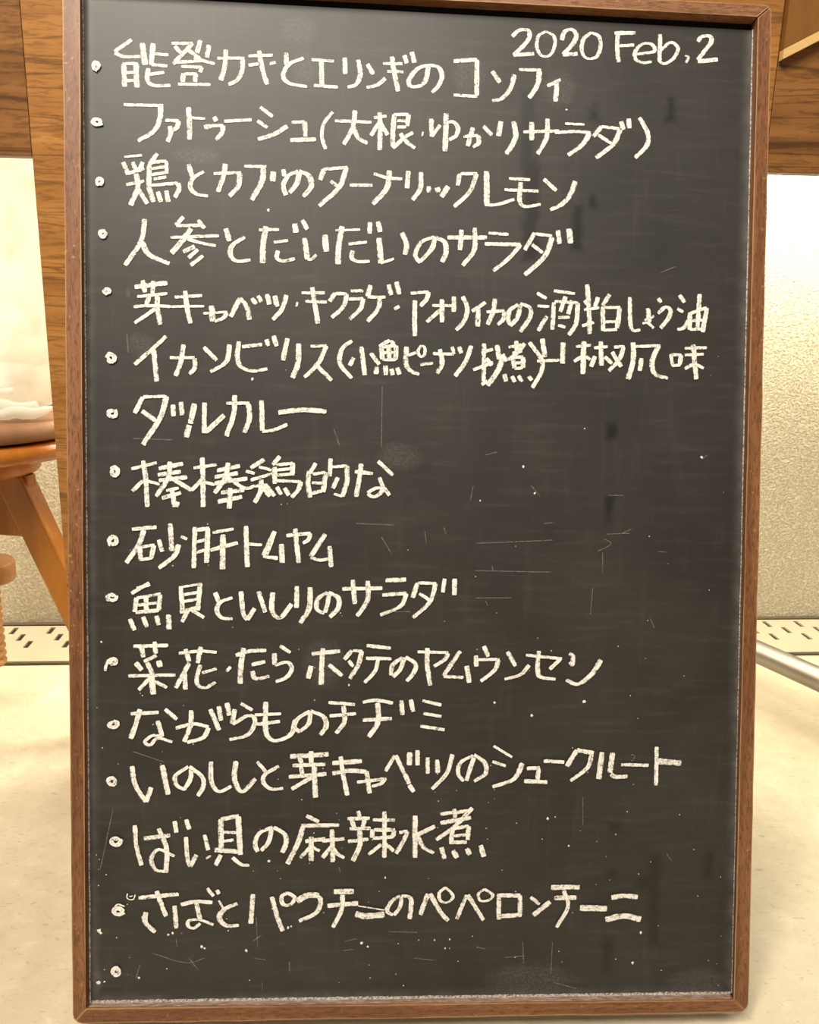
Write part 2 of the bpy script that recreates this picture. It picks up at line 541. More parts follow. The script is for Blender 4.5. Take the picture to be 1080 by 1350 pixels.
wiped = None
for r in WIPED:
    m_ = box_mask(r, 0.006)
    wiped = m_ if wiped is None else N.math('MAXIMUM', wiped, m_)
dusty = None
for r in DUSTY:
    m_ = oval_mask(r)
    dusty = m_ if dusty is None else N.math('MAXIMUM', dusty, m_)
streak = N.math('MULTIPLY', N.ramp(hz, [(0.52, 0.0), (0.75, 1.0)]), 0.5)
streak = N.math('ADD', streak, N.math('MULTIPLY', N.ramp(vt, [(0.55, 0.0), (0.8, 1.0)]), 0.35))
dust = N.math('MULTIPLY_ADD', N.ramp(cloud, [(0.35, 0.0), (0.75, 1.0)]), 0.022, 0.004)
dust = N.math('MULTIPLY_ADD', streak, 0.05, dust)
dust = N.math('MULTIPLY_ADD', N.math('MULTIPLY', dusty, N.ramp(fine, [(0.4, 0.15), (0.7, 1.0)])), 0.075, dust)
# chalk dust gathered along the frame
x0 = (BOARD_PANEL[0][0] + BOARD_PANEL[3][0]) / 2
ed = None
for px0, py0, px1, py1 in [(*BOARD_PANEL[0], *BOARD_PANEL[3]), (*BOARD_PANEL[2], *BOARD_PANEL[1]), (*BOARD_PANEL[3], *BOARD_PANEL[2])]:
    L_ = math.hypot(px1 - px0, py1 - py0)
    nx, ny = -(py1 - py0) / L_, (px1 - px0) / L_
    d = N.math('ADD', N.math('MULTIPLY_ADD', px_, nx, -(nx * px0 + ny * py0)), N.math('MULTIPLY', py_, ny))
    ed = d if ed is None else N.math('MINIMUM', ed, d)
edm = N.math('MULTIPLY_ADD', ed, -1 / 0.012, 1.0, clamp=True)
edm = N.math('MULTIPLY', N.math('MULTIPLY', edm, edm), N.ramp(edge_n, [(0.3, 0.25), (0.65, 1.0)]))
dust = N.math('MULTIPLY_ADD', edm, 0.16, dust)
dust = N.math('MULTIPLY', dust, N.math('MULTIPLY_ADD', wiped, -0.7, 1.0), clamp=True)
c = N.mix(dust, N.mix(wiped, (0.0150, 0.0132, 0.0110), (0.009, 0.0078, 0.007)), (0.62, 0.60, 0.56))
N.base(c)
N.rough(N.math('MULTIPLY_ADD', wiped, -0.12, 0.475))
N.b.inputs['Specular IOR Level'].default_value = 0.5
N.bump(hz, 0.06, 0.0004)
pn = [V((x, y, 0)) for x, y in BOARD_PANEL]
ctr = sum(pn, V()) / 4
po = [q + (q - ctr).normalized() * 0.008 for q in pn]
po[0] = pn[0] + (pn[0] - pn[1]).normalized() * 0.004
po[1] = pn[1] + (pn[1] - pn[0]).normalized() * 0.004
link('writing_panel', prism([(q.x, q.y, -0.006) for q in po], [(q.x, q.y, 0.0) for q in po]), N.m, board)

M_fv = wood('worn_brown_stile', (0.12, 0.048, 0.019), (0.195, 0.080, 0.032), (0.28, 0.128, 0.058), 1, 2.6, 0.42, wear=(0.58, 0.33, 0.14), lines=0.75)
M_fh = wood('worn_brown_rail', (0.12, 0.048, 0.019), (0.195, 0.080, 0.032), (0.28, 0.128, 0.058), 0, 2.6, 0.42, wear=(0.58, 0.33, 0.14), lines=0.75)


def quad_bez(a, b, c_, t_):
    return a * (1 - t_) ** 2 + b * 2 * t_ * (1 - t_) + c_ * t_ ** 2


oc = [V(q) for q in BOARD_OUTER]
ic = [V(q) for q in BOARD_INNER]
pc = [V(q) for q in BOARD_PANEL]
UPV = (pc[0] - pc[3]).normalized()
RAD = [0.006, 0.007, 0.010, 0.010]
MITRE = [0.0001, 0.00065, 0.00022, 0.0001]
names = ['top_rail', 'side_stile', 'bottom_rail', 'side_stile']
for i in range(4):
    j = (i + 1) % 4
    e = (oc[j] - oc[i]).normalized()
    ep = (oc[i - 1] - oc[i]).normalized()
    en = (oc[(j + 1) % 4] - oc[j]).normalized()
    A0, A1 = oc[i] + ep * RAD[i], oc[i] + e * RAD[i]
    B0, B1 = oc[j] - e * RAD[j], oc[j] + en * RAD[j]
    edge = [quad_bez(A0, oc[i], A1, 0.5 + 0.5 * k / 5) for k in range(6)]
    # slightly uneven worn outer edge
    L_ = (B0 - A1).length
    nrm = V((-e.y, e.x))
    for k in range(1, 40):
        q = A1.lerp(B0, k / 40)
        edge.append(q + nrm * 0.0006 * mnoise.noise(V((k * 0.55, i * 7.3, 0.2))))
    edge += [quad_bez(B0, oc[j], B1, 0.5 * k / 5) for k in range(6)]
    inn = [ic[j].lerp(ic[i], k / 30) for k in range(31)]
    ipn = [pc[j].lerp(pc[i], k / 30) for k in range(31)]
    if i == 0:       # the panel has sunk a little: a dark groove is left under the top rail
        ipn = [q + UPV * 0.0058 for q in ipn]
    elif i == 1:
        ipn = [q + UPV * 0.0058 * (k / 30) for k, q in enumerate(ipn)]
    elif i == 3:
        ipn = [q + UPV * 0.0058 * (1 - k / 30) for k, q in enumerate(ipn)]
    for k in range(1, 30):
        w_ = 0.0004 * mnoise.noise(V((k * 0.8, i * 3.1, 5.2)))
        inn[k] = inn[k] + nrm * w_
    # hairline gaps at the mitres, the top right one standing open
    gi, gj = MITRE[i], MITRE[j]
    edge[0], inn[-1], ipn[-1] = edge[0] + e * gi, inn[-1] + e * gi, ipn[-1] + e * gi
    edge[-1], inn[0], ipn[0] = edge[-1] - e * gj, inn[0] - e * gj, ipn[0] - e * gj
    front = [(q.x, q.y, 0.010) for q in edge] + [(q.x, q.y, 0.010) for q in inn]
    inner_lo = [(q.x, q.y, -0.0002) for q in ipn]
    bm = bmesh.new()
    fv = [bm.verts.new(q) for q in front]
    nb = len(edge)
    bv_ = [bm.verts.new((q.x, q.y, -0.016)) for q in edge]
    lo = [bm.verts.new(q) for q in inner_lo]
    lb = [bm.verts.new((q[0], q[1], -0.016)) for q in inner_lo]
    bm.faces.new(fv)
    for k in range(nb - 1):
        bm.faces.new((fv[k], fv[k + 1], bv_[k + 1], bv_[k]))
    fi = fv[nb:]
    for k in range(len(fi) - 1):
        bm.faces.new((fi[k], fi[k + 1], lo[k + 1], lo[k]))
        bm.faces.new((lo[k], lo[k + 1], lb[k + 1], lb[k]))
    bm.faces.new((fv[nb - 1], fi[0], lo[0], lb[0], bv_[nb - 1]))
    bm.faces.new((fi[-1], fv[0], bv_[0], lb[-1], lo[-1]))
    bm.faces.new(bv_[::-1] + lb[::-1])
    bmesh.ops.triangulate(bm, faces=[f for f in bm.faces if len(f.verts) > 5])
    link(names[i], bm, M_fh if i % 2 == 0 else M_fv, board, bevel=0.0009, seg=2)
M_black = plain('gap_shade_black', (0.006, 0.005, 0.004), 0.8, spec=0.1)
for k in range(4):
    a_, b_ = ic[k], oc[k]
    d_ = (b_ - a_).normalized()
    n_ = V((-d_.y, d_.x)) * 0.003
    a_, b_ = a_ + d_ * 0.0006, b_ - d_ * 0.0035
    q = [a_ + n_, b_ + n_, b_ - n_, a_ - n_]
    link('mitre_shade_block', prism([(z.x, z.y, -0.015) for z in q], [(z.x, z.y, 0.0090) for z in q]), M_black, board)  # added black blocks keep light from showing through the mitre gaps
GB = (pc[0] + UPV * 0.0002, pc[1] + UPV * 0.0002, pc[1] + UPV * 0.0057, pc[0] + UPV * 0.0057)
link('groove_shade', prism([(q.x, q.y, -0.0155) for q in GB], [(q.x, q.y, -0.0012) for q in GB]), M_black, board)  # black strip paints the shade inside the open groove
# rear easel legs, folded out behind the board
inv = BM.inverted()
for xs_ in (-0.22, 0.24):
    a_ = inv @ V((xs_ + 0.03, 0.855, 0.80))
    b_ = inv @ V((xs_ + 0.03, 0.945, 0.001))
    ax = (b_ - a_).normalized()
    s = V((1, 0, 0))
    u = ax.cross(s).normalized()
    q = [s * 0.011 + u * 0.008, -s * 0.011 + u * 0.008, -s * 0.011 - u * 0.008, s * 0.011 - u * 0.008]
    link('rear_leg', prism([a_ + z for z in q], [b_ + z for z in q]), M_fv, board)
a_ = inv @ V((0.02, 0.857, 0.79))
link('rear_crossbar', boxm(a_.x - 0.26, a_.x + 0.26, a_.y - 0.012, a_.y + 0.012, a_.z - 0.02, -0.0165), M_fh, board)

# chalk
N = NT('white_chalk')
uv = N.n('ShaderNodeUVMap')
sp = N.n('ShaderNodeSeparateXYZ')
N.t.links.new(uv.outputs[0], sp.inputs[0])
mp = N.n('ShaderNodeMapping')
mp.inputs['Scale'].default_value = (60, 900, 1)
ob = N.coord('Object')
g1 = N.noise(ob, 900, 3, 0.75)
g2 = N.noise(ob, 260, 3, 0.6)
# streaks drawn along the stroke
comb = N.n('ShaderNodeCombineXYZ')
N.set(comb.inputs[0], N.math('MULTIPLY', sp.outputs[0], 0.09))
N.set(comb.inputs[1], N.math('MULTIPLY', sp.outputs[1], 0.0042))
g3 = N.noise(comb.outputs[0], 620, 3, 0.6)
edge = N.math('ABSOLUTE', sp.outputs[1])
cov = N.math('MULTIPLY_ADD', g1, 0.9, N.math('MULTIPLY_ADD', g2, 0.75, N.math('MULTIPLY', g3, 0.55)))
e6 = N.math('POWER', edge, 6.0)
cov = N.math('SUBTRACT', cov, N.math('MULTIPLY', e6, 0.32))
alpha = N.ramp(N.math('MULTIPLY', cov, 0.5), [(0.41, 0.06), (0.51, 0.99)])
shade = N.ramp(N.math('MULTIPLY', cov, 0.5), [(0.46, (0.55, 0.53, 0.475)), (0.57, (0.82, 0.80, 0.745))])
N.base(shade)
N.rough(0.95)
N.b.inputs['Specular IOR Level'].default_value = 0.1
N.set(N.b.inputs['Alpha'], alpha)
M_chalk = N.m

N = NT('faint_chalk')
g1 = N.noise(N.coord('Object'), 600, 3, 0.7)
N.base((0.62, 0.60, 0.55))
N.rough(0.95)
N.b.inputs['Specular IOR Level'].default_value = 0.1
N.set(N.b.inputs['Alpha'], N.ramp(g1, [(0.35, 0.02), (0.75, 0.36)]))
M_faint = N.m
N = NT('loose_chalk_dust')
g1 = N.noise(N.coord('Object'), 500, 4, 0.7)
N.base((0.84, 0.78, 0.70))
N.rough(0.95)
N.set(N.b.inputs['Alpha'], N.ramp(g1, [(0.34, 0.0), (0.62, 0.75)]))
M_dust = N.m

N = NT('chalk_film')
g1 = N.noise(N.coord('Object', (0.25, 1, 1)), 420, 4, 0.7)
N.base((0.80, 0.70, 0.64))
N.rough(0.95)
N.set(N.b.inputs['Alpha'], N.ramp(g1, [(0.35, 0.02), (0.7, 0.42)]))
M_film = N.m

layer = [0.00025]


def parse(s):
    res = []
    for tok in s.replace('\n', ';').split(';'):
        if tok.strip():
            w_, p_ = tok.split(':')
            res.append((float(w_), [V([float(c_) * 1e-4 for c_ in q.split(',')]) for q in p_.split()]))
    return res


def catmull(p):
    if len(p) < 3:
        n_ = max(2, int((p[1] - p[0]).length / 0.0018))
        return [p[0].lerp(p[1], k / n_) for k in range(n_ + 1)]
    out_ = []
    q = [p[0] * 2 - p[1]] + p + [p[-1] * 2 - p[-2]]
    for i in range(1, len(q) - 2):
        n_ = max(3, int((q[i + 1] - q[i]).length / 0.0015))
        for k in range(n_):
            t_ = k / n_
            out_.append(0.5 * ((2 * q[i]) + (q[i + 1] - q[i - 1]) * t_ + (2 * q[i - 1] - 5 * q[i] + 4 * q[i + 1] - q[i + 2]) * t_ ** 2 + (3 * q[i] - q[i - 1] - 3 * q[i + 1] + q[i + 2]) * t_ ** 3))
    out_.append(p[-1])
    return out_


def ribbon(bm, uvl, pts, wm, wv=0.0045, wh=0.0029, jag=1.0):
    """one pass of a flat-edged stick of chalk: wide going down, narrower going across"""
    p = catmull(pts)
    n_ = len(p)
    layer[0] += 1.5e-6
    z = layer[0]
    seed = random.uniform(0, 100)
    # a smoothed direction, and the widths
    vs = []
    acc = 0.0
    for i in range(n_):
        d = p[min(n_ - 1, i + 2)] - p[max(0, i - 2)]
        if d.length < 1e-9:
            d = V((1, 0))
        d.normalize()
        w_ = math.hypot(wv * d.y, wh * d.x) * wm
        w_ *= 1 + 0.10 * mnoise.noise(V((seed, i * 0.22, 0)))
        if i == 0 or i == n_ - 1:
            w_ *= 0.84
        nn = V((-d.y, d.x))
        j1 = 0.00022 * jag * mnoise.noise(V((seed + 9, i * 0.9, 1)))
        j2 = 0.00022 * jag * mnoise.noise(V((seed + 19, i * 0.9, 2)))
        if i:
            acc += (p[i] - p[i - 1]).length
        a_ = p[i] + nn * (w_ / 2 + j1)
        b_ = p[i] - nn * (w_ / 2 + j2)
        vs.append((bm.verts.new((a_.x, a_.y, z)), bm.verts.new((p[i].x, p[i].y, z + 1e-6)), bm.verts.new((b_.x, b_.y, z)), acc + seed))
    for a_, b_ in zip(vs, vs[1:]):
        for k, (va, vb) in enumerate(((1, 0), (0, -1))):
            f = bm.faces.new((a_[k], b_[k], b_[k + 1], a_[k + 1]))
            uu = [(a_[3], va), (b_[3], va), (b_[3], vb), (a_[3], vb)]
            for lp, q in zip(f.loops, uu):
                lp[uvl].uv = q


def marks(name, strokes, mat, label=None, **kw):
    bm = bmesh.new()
    uvl = bm.loops.layers.uv.new('UVMap')
    for w_, p_ in strokes:
        ribbon(bm, uvl, p_, w_, **kw)
    me = bpy.data.meshes.new(name)
    bm.to_mesh(me)
    bm.free()
    me.materials.append(mat)
    o_ = bpy.data.objects.new(name, me)
    col.objects.link(o_)
    o_.parent = board
    if label:
        o_['label'] = label
    return o_


CHALK_TEXT = {
0: """1.0:727,8352 784,8405 862,8408 874,8349 816,8271 739,8196;1.2:739,8196 917,8215;0.75:1017,8407 950,8361 942,8267 982,8202 1050,8205 1093,8282 1086,8367 1017,8407;1.0:1154,8338 1176,8408 1240,8430 1280,8384 1248,8308 1166,8219;1.2:1166,8217 1293,8230;0.85:1406,8412 1339,8349 1331,8245 1381,8194 1459,8212 1491,8299 1475,8383 1406,8412
1.2:1611,8417 1794,8425;0.9:1641,8418 1637,8305 1650,8172;1.0:1643,8310 1784,8324;0.85:1782,8244 1959,8276 1937,8336 1859,8336 1797,8273 1799,8207 1862,8177 1941,8188;0.9:2010,8424 2010,8187;0.85:2008,8282 2105,8358 2169,8311 2137,8230 2059,8177 2010,8191
0.6:2232,8249 2266,8243 2243,8192;1.0:2342,8375 2380,8420 2450,8423 2461,8376 2403,8298 2346,8219;1.3:2346,8208 2524,8230""",
1: """1.0:-2461,8193 -2599,8088;1.0:-2599,8081 -2522,8053 -2384,8059;1.15:-2374,8171 -2349,7991;1.1:-2284,8171 -2301,7993;1.0:-2272,8086 -2159,8080;1.0:-2298,7997 -2168,7990
1.0:-2525,7993 -2518,7807;1.1:-2424,7997 -2418,7804;1.0:-2535,7996 -2410,8001;1.0:-2513,7921 -2444,7927;1.0:-2513,7856 -2444,7862;1.0:-2324,7966 -2332,7871 -2280,7827 -2142,7832
1.0:-2324,7915 -2194,7937;1.0:-2134,8177 -1960,8184;1.0:-1960,8184 -2030,8107 -2121,8009;1.0:-2108,8156 -2056,8101;1.0:-1896,8211 -1925,8106;1.0:-1825,8176 -1844,8072
1.0:-2021,8142 -1899,8061;1.0:-1951,8064 -1777,8022;1.0:-2107,8023 -1873,8045;1.0:-2055,7991 -1882,7991;1.0:-1885,7991 -1899,7949;1.0:-2035,7935 -2043,7865
1.0:-2029,7931 -1925,7935;1.0:-1930,7935 -1942,7869;1.0:-2081,7845 -1812,7852;1.0:-1757,8070 -1533,8079;1.0:-1686,8144 -1694,8008 -1728,7889;1.0:-1551,8075 -1547,7988 -1589,7900 -1664,7857
1.0:-1499,8099 -1297,8114;1.0:-1498,8025 -1411,8037;1.0:-1323,8040 -1271,8056;1.0:-1411,8146 -1384,8003 -1340,7870;1.0:-1187,8141 -1183,8037;1.0:-1039,8100 -1156,8047 -1208,7958 -1164,7890 -1009,7865
1.0:-975,8089 -786,8084;1.0:-892,8075 -885,7883;1.0:-952,7877 -749,7871;1.0:-694,8118 -688,7982;1.0:-582,8105 -563,7983 -598,7898 -669,7874;1.0:-502,8073 -453,7987
1.0:-509,7877 -420,7901 -350,7960;1.0:-372,8082 -208,8085;1.0:-336,8018 -198,8018;1.0:-298,8142 -275,8012 -241,7855;1.0:-191,8159 -169,8090;1.0:-129,8188 -105,8097
1.0:16,8085 -6,7961 -36,7919;1.0:7,8084 -83,8046 -153,7947 -126,7898 -36,7912;1.0:7,8084 96,8070 130,7993 98,7912 45,7857;1.3:227,8125 428,8145;1.0:428,8145 429,7845;1.0:231,7842 433,7837
1.0:558,8054 627,7962;1.0:752,8033 719,7919 648,7831 562,7805;1.0:790,8076 980,8080;1.1:964,8070 951,7956 881,7840;1.0:1150,8007 1035,7948;1.0:1118,7981 1109,7820""",
2: """1.0:-2525,7660 -2228,7663;1.1:-2223,7677 -2228,7556 -2280,7450 -2410,7367;1.0:-2185,7543 -2072,7544;1.0:-2076,7544 -2084,7495 -2121,7464;1.0:-2147,7498 -2141,7437 -2167,7367;1.0:-1994,7659 -1985,7530 -1985,7391
0.8:-1977,7572 -1855,7569;1.0:-1780,7589 -1762,7551;1.5:-1863,7496 -1811,7510;1.0:-1860,7496 -1811,7510 -1706,7519;1.0:-1706,7519 -1720,7452 -1767,7398;1.0:-1698,7554 -1470,7574
1.0:-1400,7681 -1294,7607;1.0:-1423,7567 -1338,7514;1.2:-1417,7414 -1285,7459 -1171,7532;1.0:-1136,7565 -1026,7573;1.0:-1026,7573 -1020,7450;1.3:-1147,7416 -931,7431
0.8:-791,7663 -862,7570 -882,7464 -851,7351;1.0:-773,7590 -462,7589;1.0:-605,7684 -622,7543 -697,7396;1.0:-622,7552 -576,7457 -496,7412;1.0:-444,7628 -337,7645;1.0:-397,7674 -390,7516 -392,7358
1.0:-399,7586 -470,7478;1.0:-385,7578 -327,7487;1.0:-271,7661 -282,7520 -281,7388;1.0:-275,7661 -150,7665;1.0:-150,7665 -163,7568;1.0:-248,7609 -167,7612
1.0:-247,7556 -170,7559;1.0:-281,7379 -183,7471 -112,7517;1.0:-220,7504 -165,7436 -93,7385;1.5:-37,7507 -22,7504;1.0:43,7637 50,7487;0.8:50,7487 121,7587
1.1:170,7686 168,7518 163,7368;1.0:156,7606 228,7617 274,7566 257,7503 198,7466;1.0:400,7576 383,7508 357,7418;1.0:320,7497 447,7510;1.0:447,7510 451,7448 403,7411;1.0:491,7591 564,7518
1.1:642,7636 621,7511;1.1:748,7639 771,7525 736,7435 688,7362;1.0:835,7554 1145,7574;1.0:906,7640 909,7485;1.0:1042,7673 1036,7516 962,7371;0.8:1195,7638 1364,7635
1.0:1108,7558 1273,7573 1420,7569;1.1:1411,7565 1349,7465 1226,7371;1.0:1511,7622 1443,7536;1.0:1511,7622 1677,7610;1.1:1677,7601 1616,7474 1470,7356;1.0:1485,7550 1615,7477
1.0:1682,7673 1705,7602;1.0:1749,7699 1757,7617;1.0:1842,7711 1918,7583 1912,7475 1812,7369""",
3: """0.8:-2522,7232 -2375,7249;1.0:-2531,7188 -2488,7089;1.0:-2453,7191 -2427,7126;1.0:-2370,7194 -2401,7114;1.0:-2497,7094 -2358,7142;1.0:-2505,7002 -2358,7038
1.1:-2424,7096 -2410,6984 -2471,6834;1.0:-2405,6967 -2332,6850;1.0:-2249,7267 -2315,7178;1.0:-2315,7178 -2320,6995;1.0:-2297,7192 -2176,7210;1.0:-2297,7140 -2159,7166
1.0:-2297,7092 -2159,7117;0.8:-2176,7210 -2172,7113;1.0:-2280,7057 -2176,7078;1.0:-2306,7004 -2080,7029;1.0:-2080,7029 -2071,6977 -2106,6910;1.0:-2323,6995 -2280,6866
1.0:-2245,6954 -2219,6868;1.0:-2176,6965 -2158,6870;1.0:-1993,7189 -1963,7085;1.0:-1866,7132 -1958,7068 -1976,6994 -1923,6943 -1830,6929;1.0:-1784,7117 -1556,7133;1.0:-1688,7202 -1705,7093 -1748,6966
1.1:-1565,7128 -1582,7018 -1652,6934;1.0:-1530,7186 -1345,7192;1.15:-1371,7183 -1380,7069 -1467,6908;1.2:-1287,7151 -1292,7068;1.0:-1204,7171 -1195,7113;1.1:-1071,7157 -1088,7060 -1150,6979
1.0:-1080,7162 -1159,7120 -1203,7039 -1180,6956;1.1:-1071,7163 -991,7125 -968,7038 -1034,6948;1.1:-862,7182 -894,7093;1.0:-868,7182 -663,7206;1.1:-672,7206 -733,7036 -901,6876;1.0:-805,7087 -733,7033
1.1:-644,7057 -451,7063;1.0:-440,7160 -323,7129 -198,7124;1.15:-306,7191 -331,7040 -446,6904;1.0:-148,7193 -157,7046;1.0:-40,7186 -44,7049 -109,6950;1.0:28,7069 29,7016
1.2:100,7062 113,7019;1.2:196,7074 137,6984;1.0:292,7184 275,7082;1.0:297,7184 442,7189;1.0:437,7189 381,7036 247,6903;1.2:522,7213 530,6932
1.0:511,6927 620,6934 766,6983;1.0:717,7157 900,7152;1.0:679,7061 974,7058;1.0:818,7128 811,6976 858,6924 995,6946;1.0:1018,7161 1130,7066;1.1:1294,7152 1250,7034 1178,6951 1078,6903""",
4: """1.0:-2353,6724 -2384,6540 -2515,6335;1.2:-2376,6532 -2315,6428 -2149,6359;1.0:-2033,6751 -2097,6679;1.0:-2092,6676 -1879,6686;1.0:-1914,6728 -1858,6660;1.2:-1970,6657 -2053,6540 -2132,6447
1.0:-2141,6577 -1738,6602;1.0:-2001,6568 -1878,6537 -1764,6517;1.2:-1940,6509 -2036,6462;1.0:-1913,6483 -1992,6411;1.0:-1869,6431 -1974,6350;1.1:-1682,6665 -1650,6560
1.0:-1522,6599 -1624,6526 -1641,6446 -1588,6395 -1474,6407;1.0:-1404,6661 -1236,6669;1.2:-1346,6692 -1368,6542 -1371,6383;1.0:-1280,6562 -1160,6579;1.0:-1244,6492 -1253,6430 -1199,6405 -1102,6429;1.0:-1100,6722 -1100,6646
1.2:-1104,6722 -1094,6646;1.0:-1042,6754 -997,6676;1.1:-1020,6604 -995,6425;0.8:-995,6425 -963,6426 -921,6466;1.2:-851,6636 -836,6494;0.8:-762,6674 -552,6688
1.15:-704,6711 -733,6542 -737,6391;1.0:-649,6565 -493,6584;1.0:-613,6509 -621,6447 -567,6418 -468,6424;1.0:-468,6753 -471,6655;1.0:-400,6760 -381,6672;1.2:-390,6622 -373,6409
0.8:-373,6409 -262,6451;1.1:-196,6672 -155,6575 -169,6486;1.0:87,6644 61,6545 -37,6432;1.0:78,6644 -29,6596 -79,6488 -36,6422;1.1:78,6644 169,6602 183,6513 150,6432;1.3:194,6642 534,6651
1.0:315,6711 303,6538;1.0:427,6732 426,6545 328,6408;1.0:548,6688 721,6683;1.2:516,6597 827,6600;1.0:827,6600 728,6481 593,6370;1.0:948,6702 864,6553
1.0:953,6694 1100,6680;1.15:1100,6671 1039,6507 867,6341;1.0:927,6603 1020,6534;1.0:1149,6730 1166,6615;1.2:1246,6747 1261,6621""",
5: """1.4:-2437,6157 -2166,6199;1.0:-2370,6215 -2350,6115;1.0:-2280,6212 -2289,6108;1.0:-2416,6079 -2166,6109;1.0:-2315,6081 -2341,6014;1.0:-2445,5994 -2315,6005 -2140,6001
1.0:-2248,6086 -2248,5981 -2224,5849;1.0:-2254,5989 -2437,5857;1.0:-2105,6081 -1877,6099;0.8:-2140,6001 -1860,6011;1.0:-2018,6136 -2003,6004 -1973,5864;0.8:-1868,5951 -1666,5968
1.2:-1798,6018 -1789,5885;1.0:-1666,5959 -1701,5914 -1771,5886;1.0:-1639,5928 -1560,6085;1.0:-1560,6085 -1504,6016 -1480,5906;1.0:-1463,6087 -1424,6039;1.0:-1410,6110 -1380,6057
1.0:-1334,6126 -1313,6038;1.0:-1269,6113 -1245,6022;1.0:-1171,6121 -1206,6005 -1285,5911;1.6:-1091,6047 -1073,6043;1.0:-1334,6126 -1313,6038;1.0:-1269,6113 -1250,6022
1.0:-1043,6142 -847,6146;1.0:-1011,6072 -829,6070;1.0:-955,6192 -930,6047 -902,5887;1.0:-761,6145 -806,6076;1.0:-761,6145 -658,6142;1.0:-658,6142 -689,6035 -787,5940
1.0:-627,6170 -520,6172;1.0:-645,6098 -519,6106;1.0:-519,6106 -545,6020 -634,5929;1.0:-458,6222 -484,6125;1.0:-483,6120 -331,6123;1.0:-379,6122 -393,6024 -482,5914
1.0:-305,6231 -282,6142;1.0:-238,6256 -214,6149;1.4:-240,6049 -225,6024;1.0:-115,6161 39,6177;1.0:39,6177 22,6114 -32,6055;1.0:-78,6103 -79,5923 -74,5798
1.0:71,6061 240,6065;1.0:154,6117 156,5920;1.0:144,6027 24,5922;1.0:257,6143 255,6012;1.0:330,6145 373,6050 351,5942 279,5856;1.0:531,6099 413,6021
1.0:468,6053 466,5891;1.0:539,6018 695,6031;1.0:611,6133 600,6029 550,5910;1.0:695,6027 687,5959 638,5912;1.0:831,6088 815,5988 761,5915;1.0:813,6088 740,6032 733,5942 770,5903
1.0:831,6097 914,6063 919,5982 835,5854;1.0:976,6191 1060,6144;1.0:982,6079 1085,6076;1.0:1066,5994 991,5866;1.0:1123,6212 1308,6193;0.9:1125,6113 1116,5878
1.0:1130,6122 1337,6114;1.0:1226,6166 1182,6033;1.0:1282,6135 1251,6016;1.0:1334,6114 1322,5937 1259,5835;1.0:1164,5984 1266,5990;1.0:1165,5919 1230,5902
1.0:1412,6274 1430,6102 1444,5849;1.0:1389,6056 1523,6077;1.0:1393,6137 1421,6102;1.0:1512,6167 1486,6085;1.0:1375,5916 1480,5949;1.0:1614,6193 1551,6096
1.0:1555,6087 1561,5878;1.0:1561,6078 1709,6085;1.0:1704,6081 1685,5905;1.0:1578,5957 1678,5959;1.0:1564,5884 1685,5894;0.9:1791,6174 1799,5965 1825,5889 1890,5895
1.0:1952,6082 1969,5960;0.8:1926,5977 2009,6016;0.8:1908,5950 1954,5956 2008,5912;1.0:2043,6171 2066,6132;1.0:2042,6040 2110,6096 2154,6068 2137,6000 2068,5913;1.0:2230,6203 2278,6140
1.0:2214,6084 2267,6056;1.0:2218,5905 2274,5921 2319,5986;1.0:2327,6050 2327,5904;1.0:2318,6041 2476,6099;1.0:2476,6099 2444,5885;1.0:2411,6216 2396,5906
1.0:2338,5983 2451,5994;1.0:2330,5908 2443,5914""",
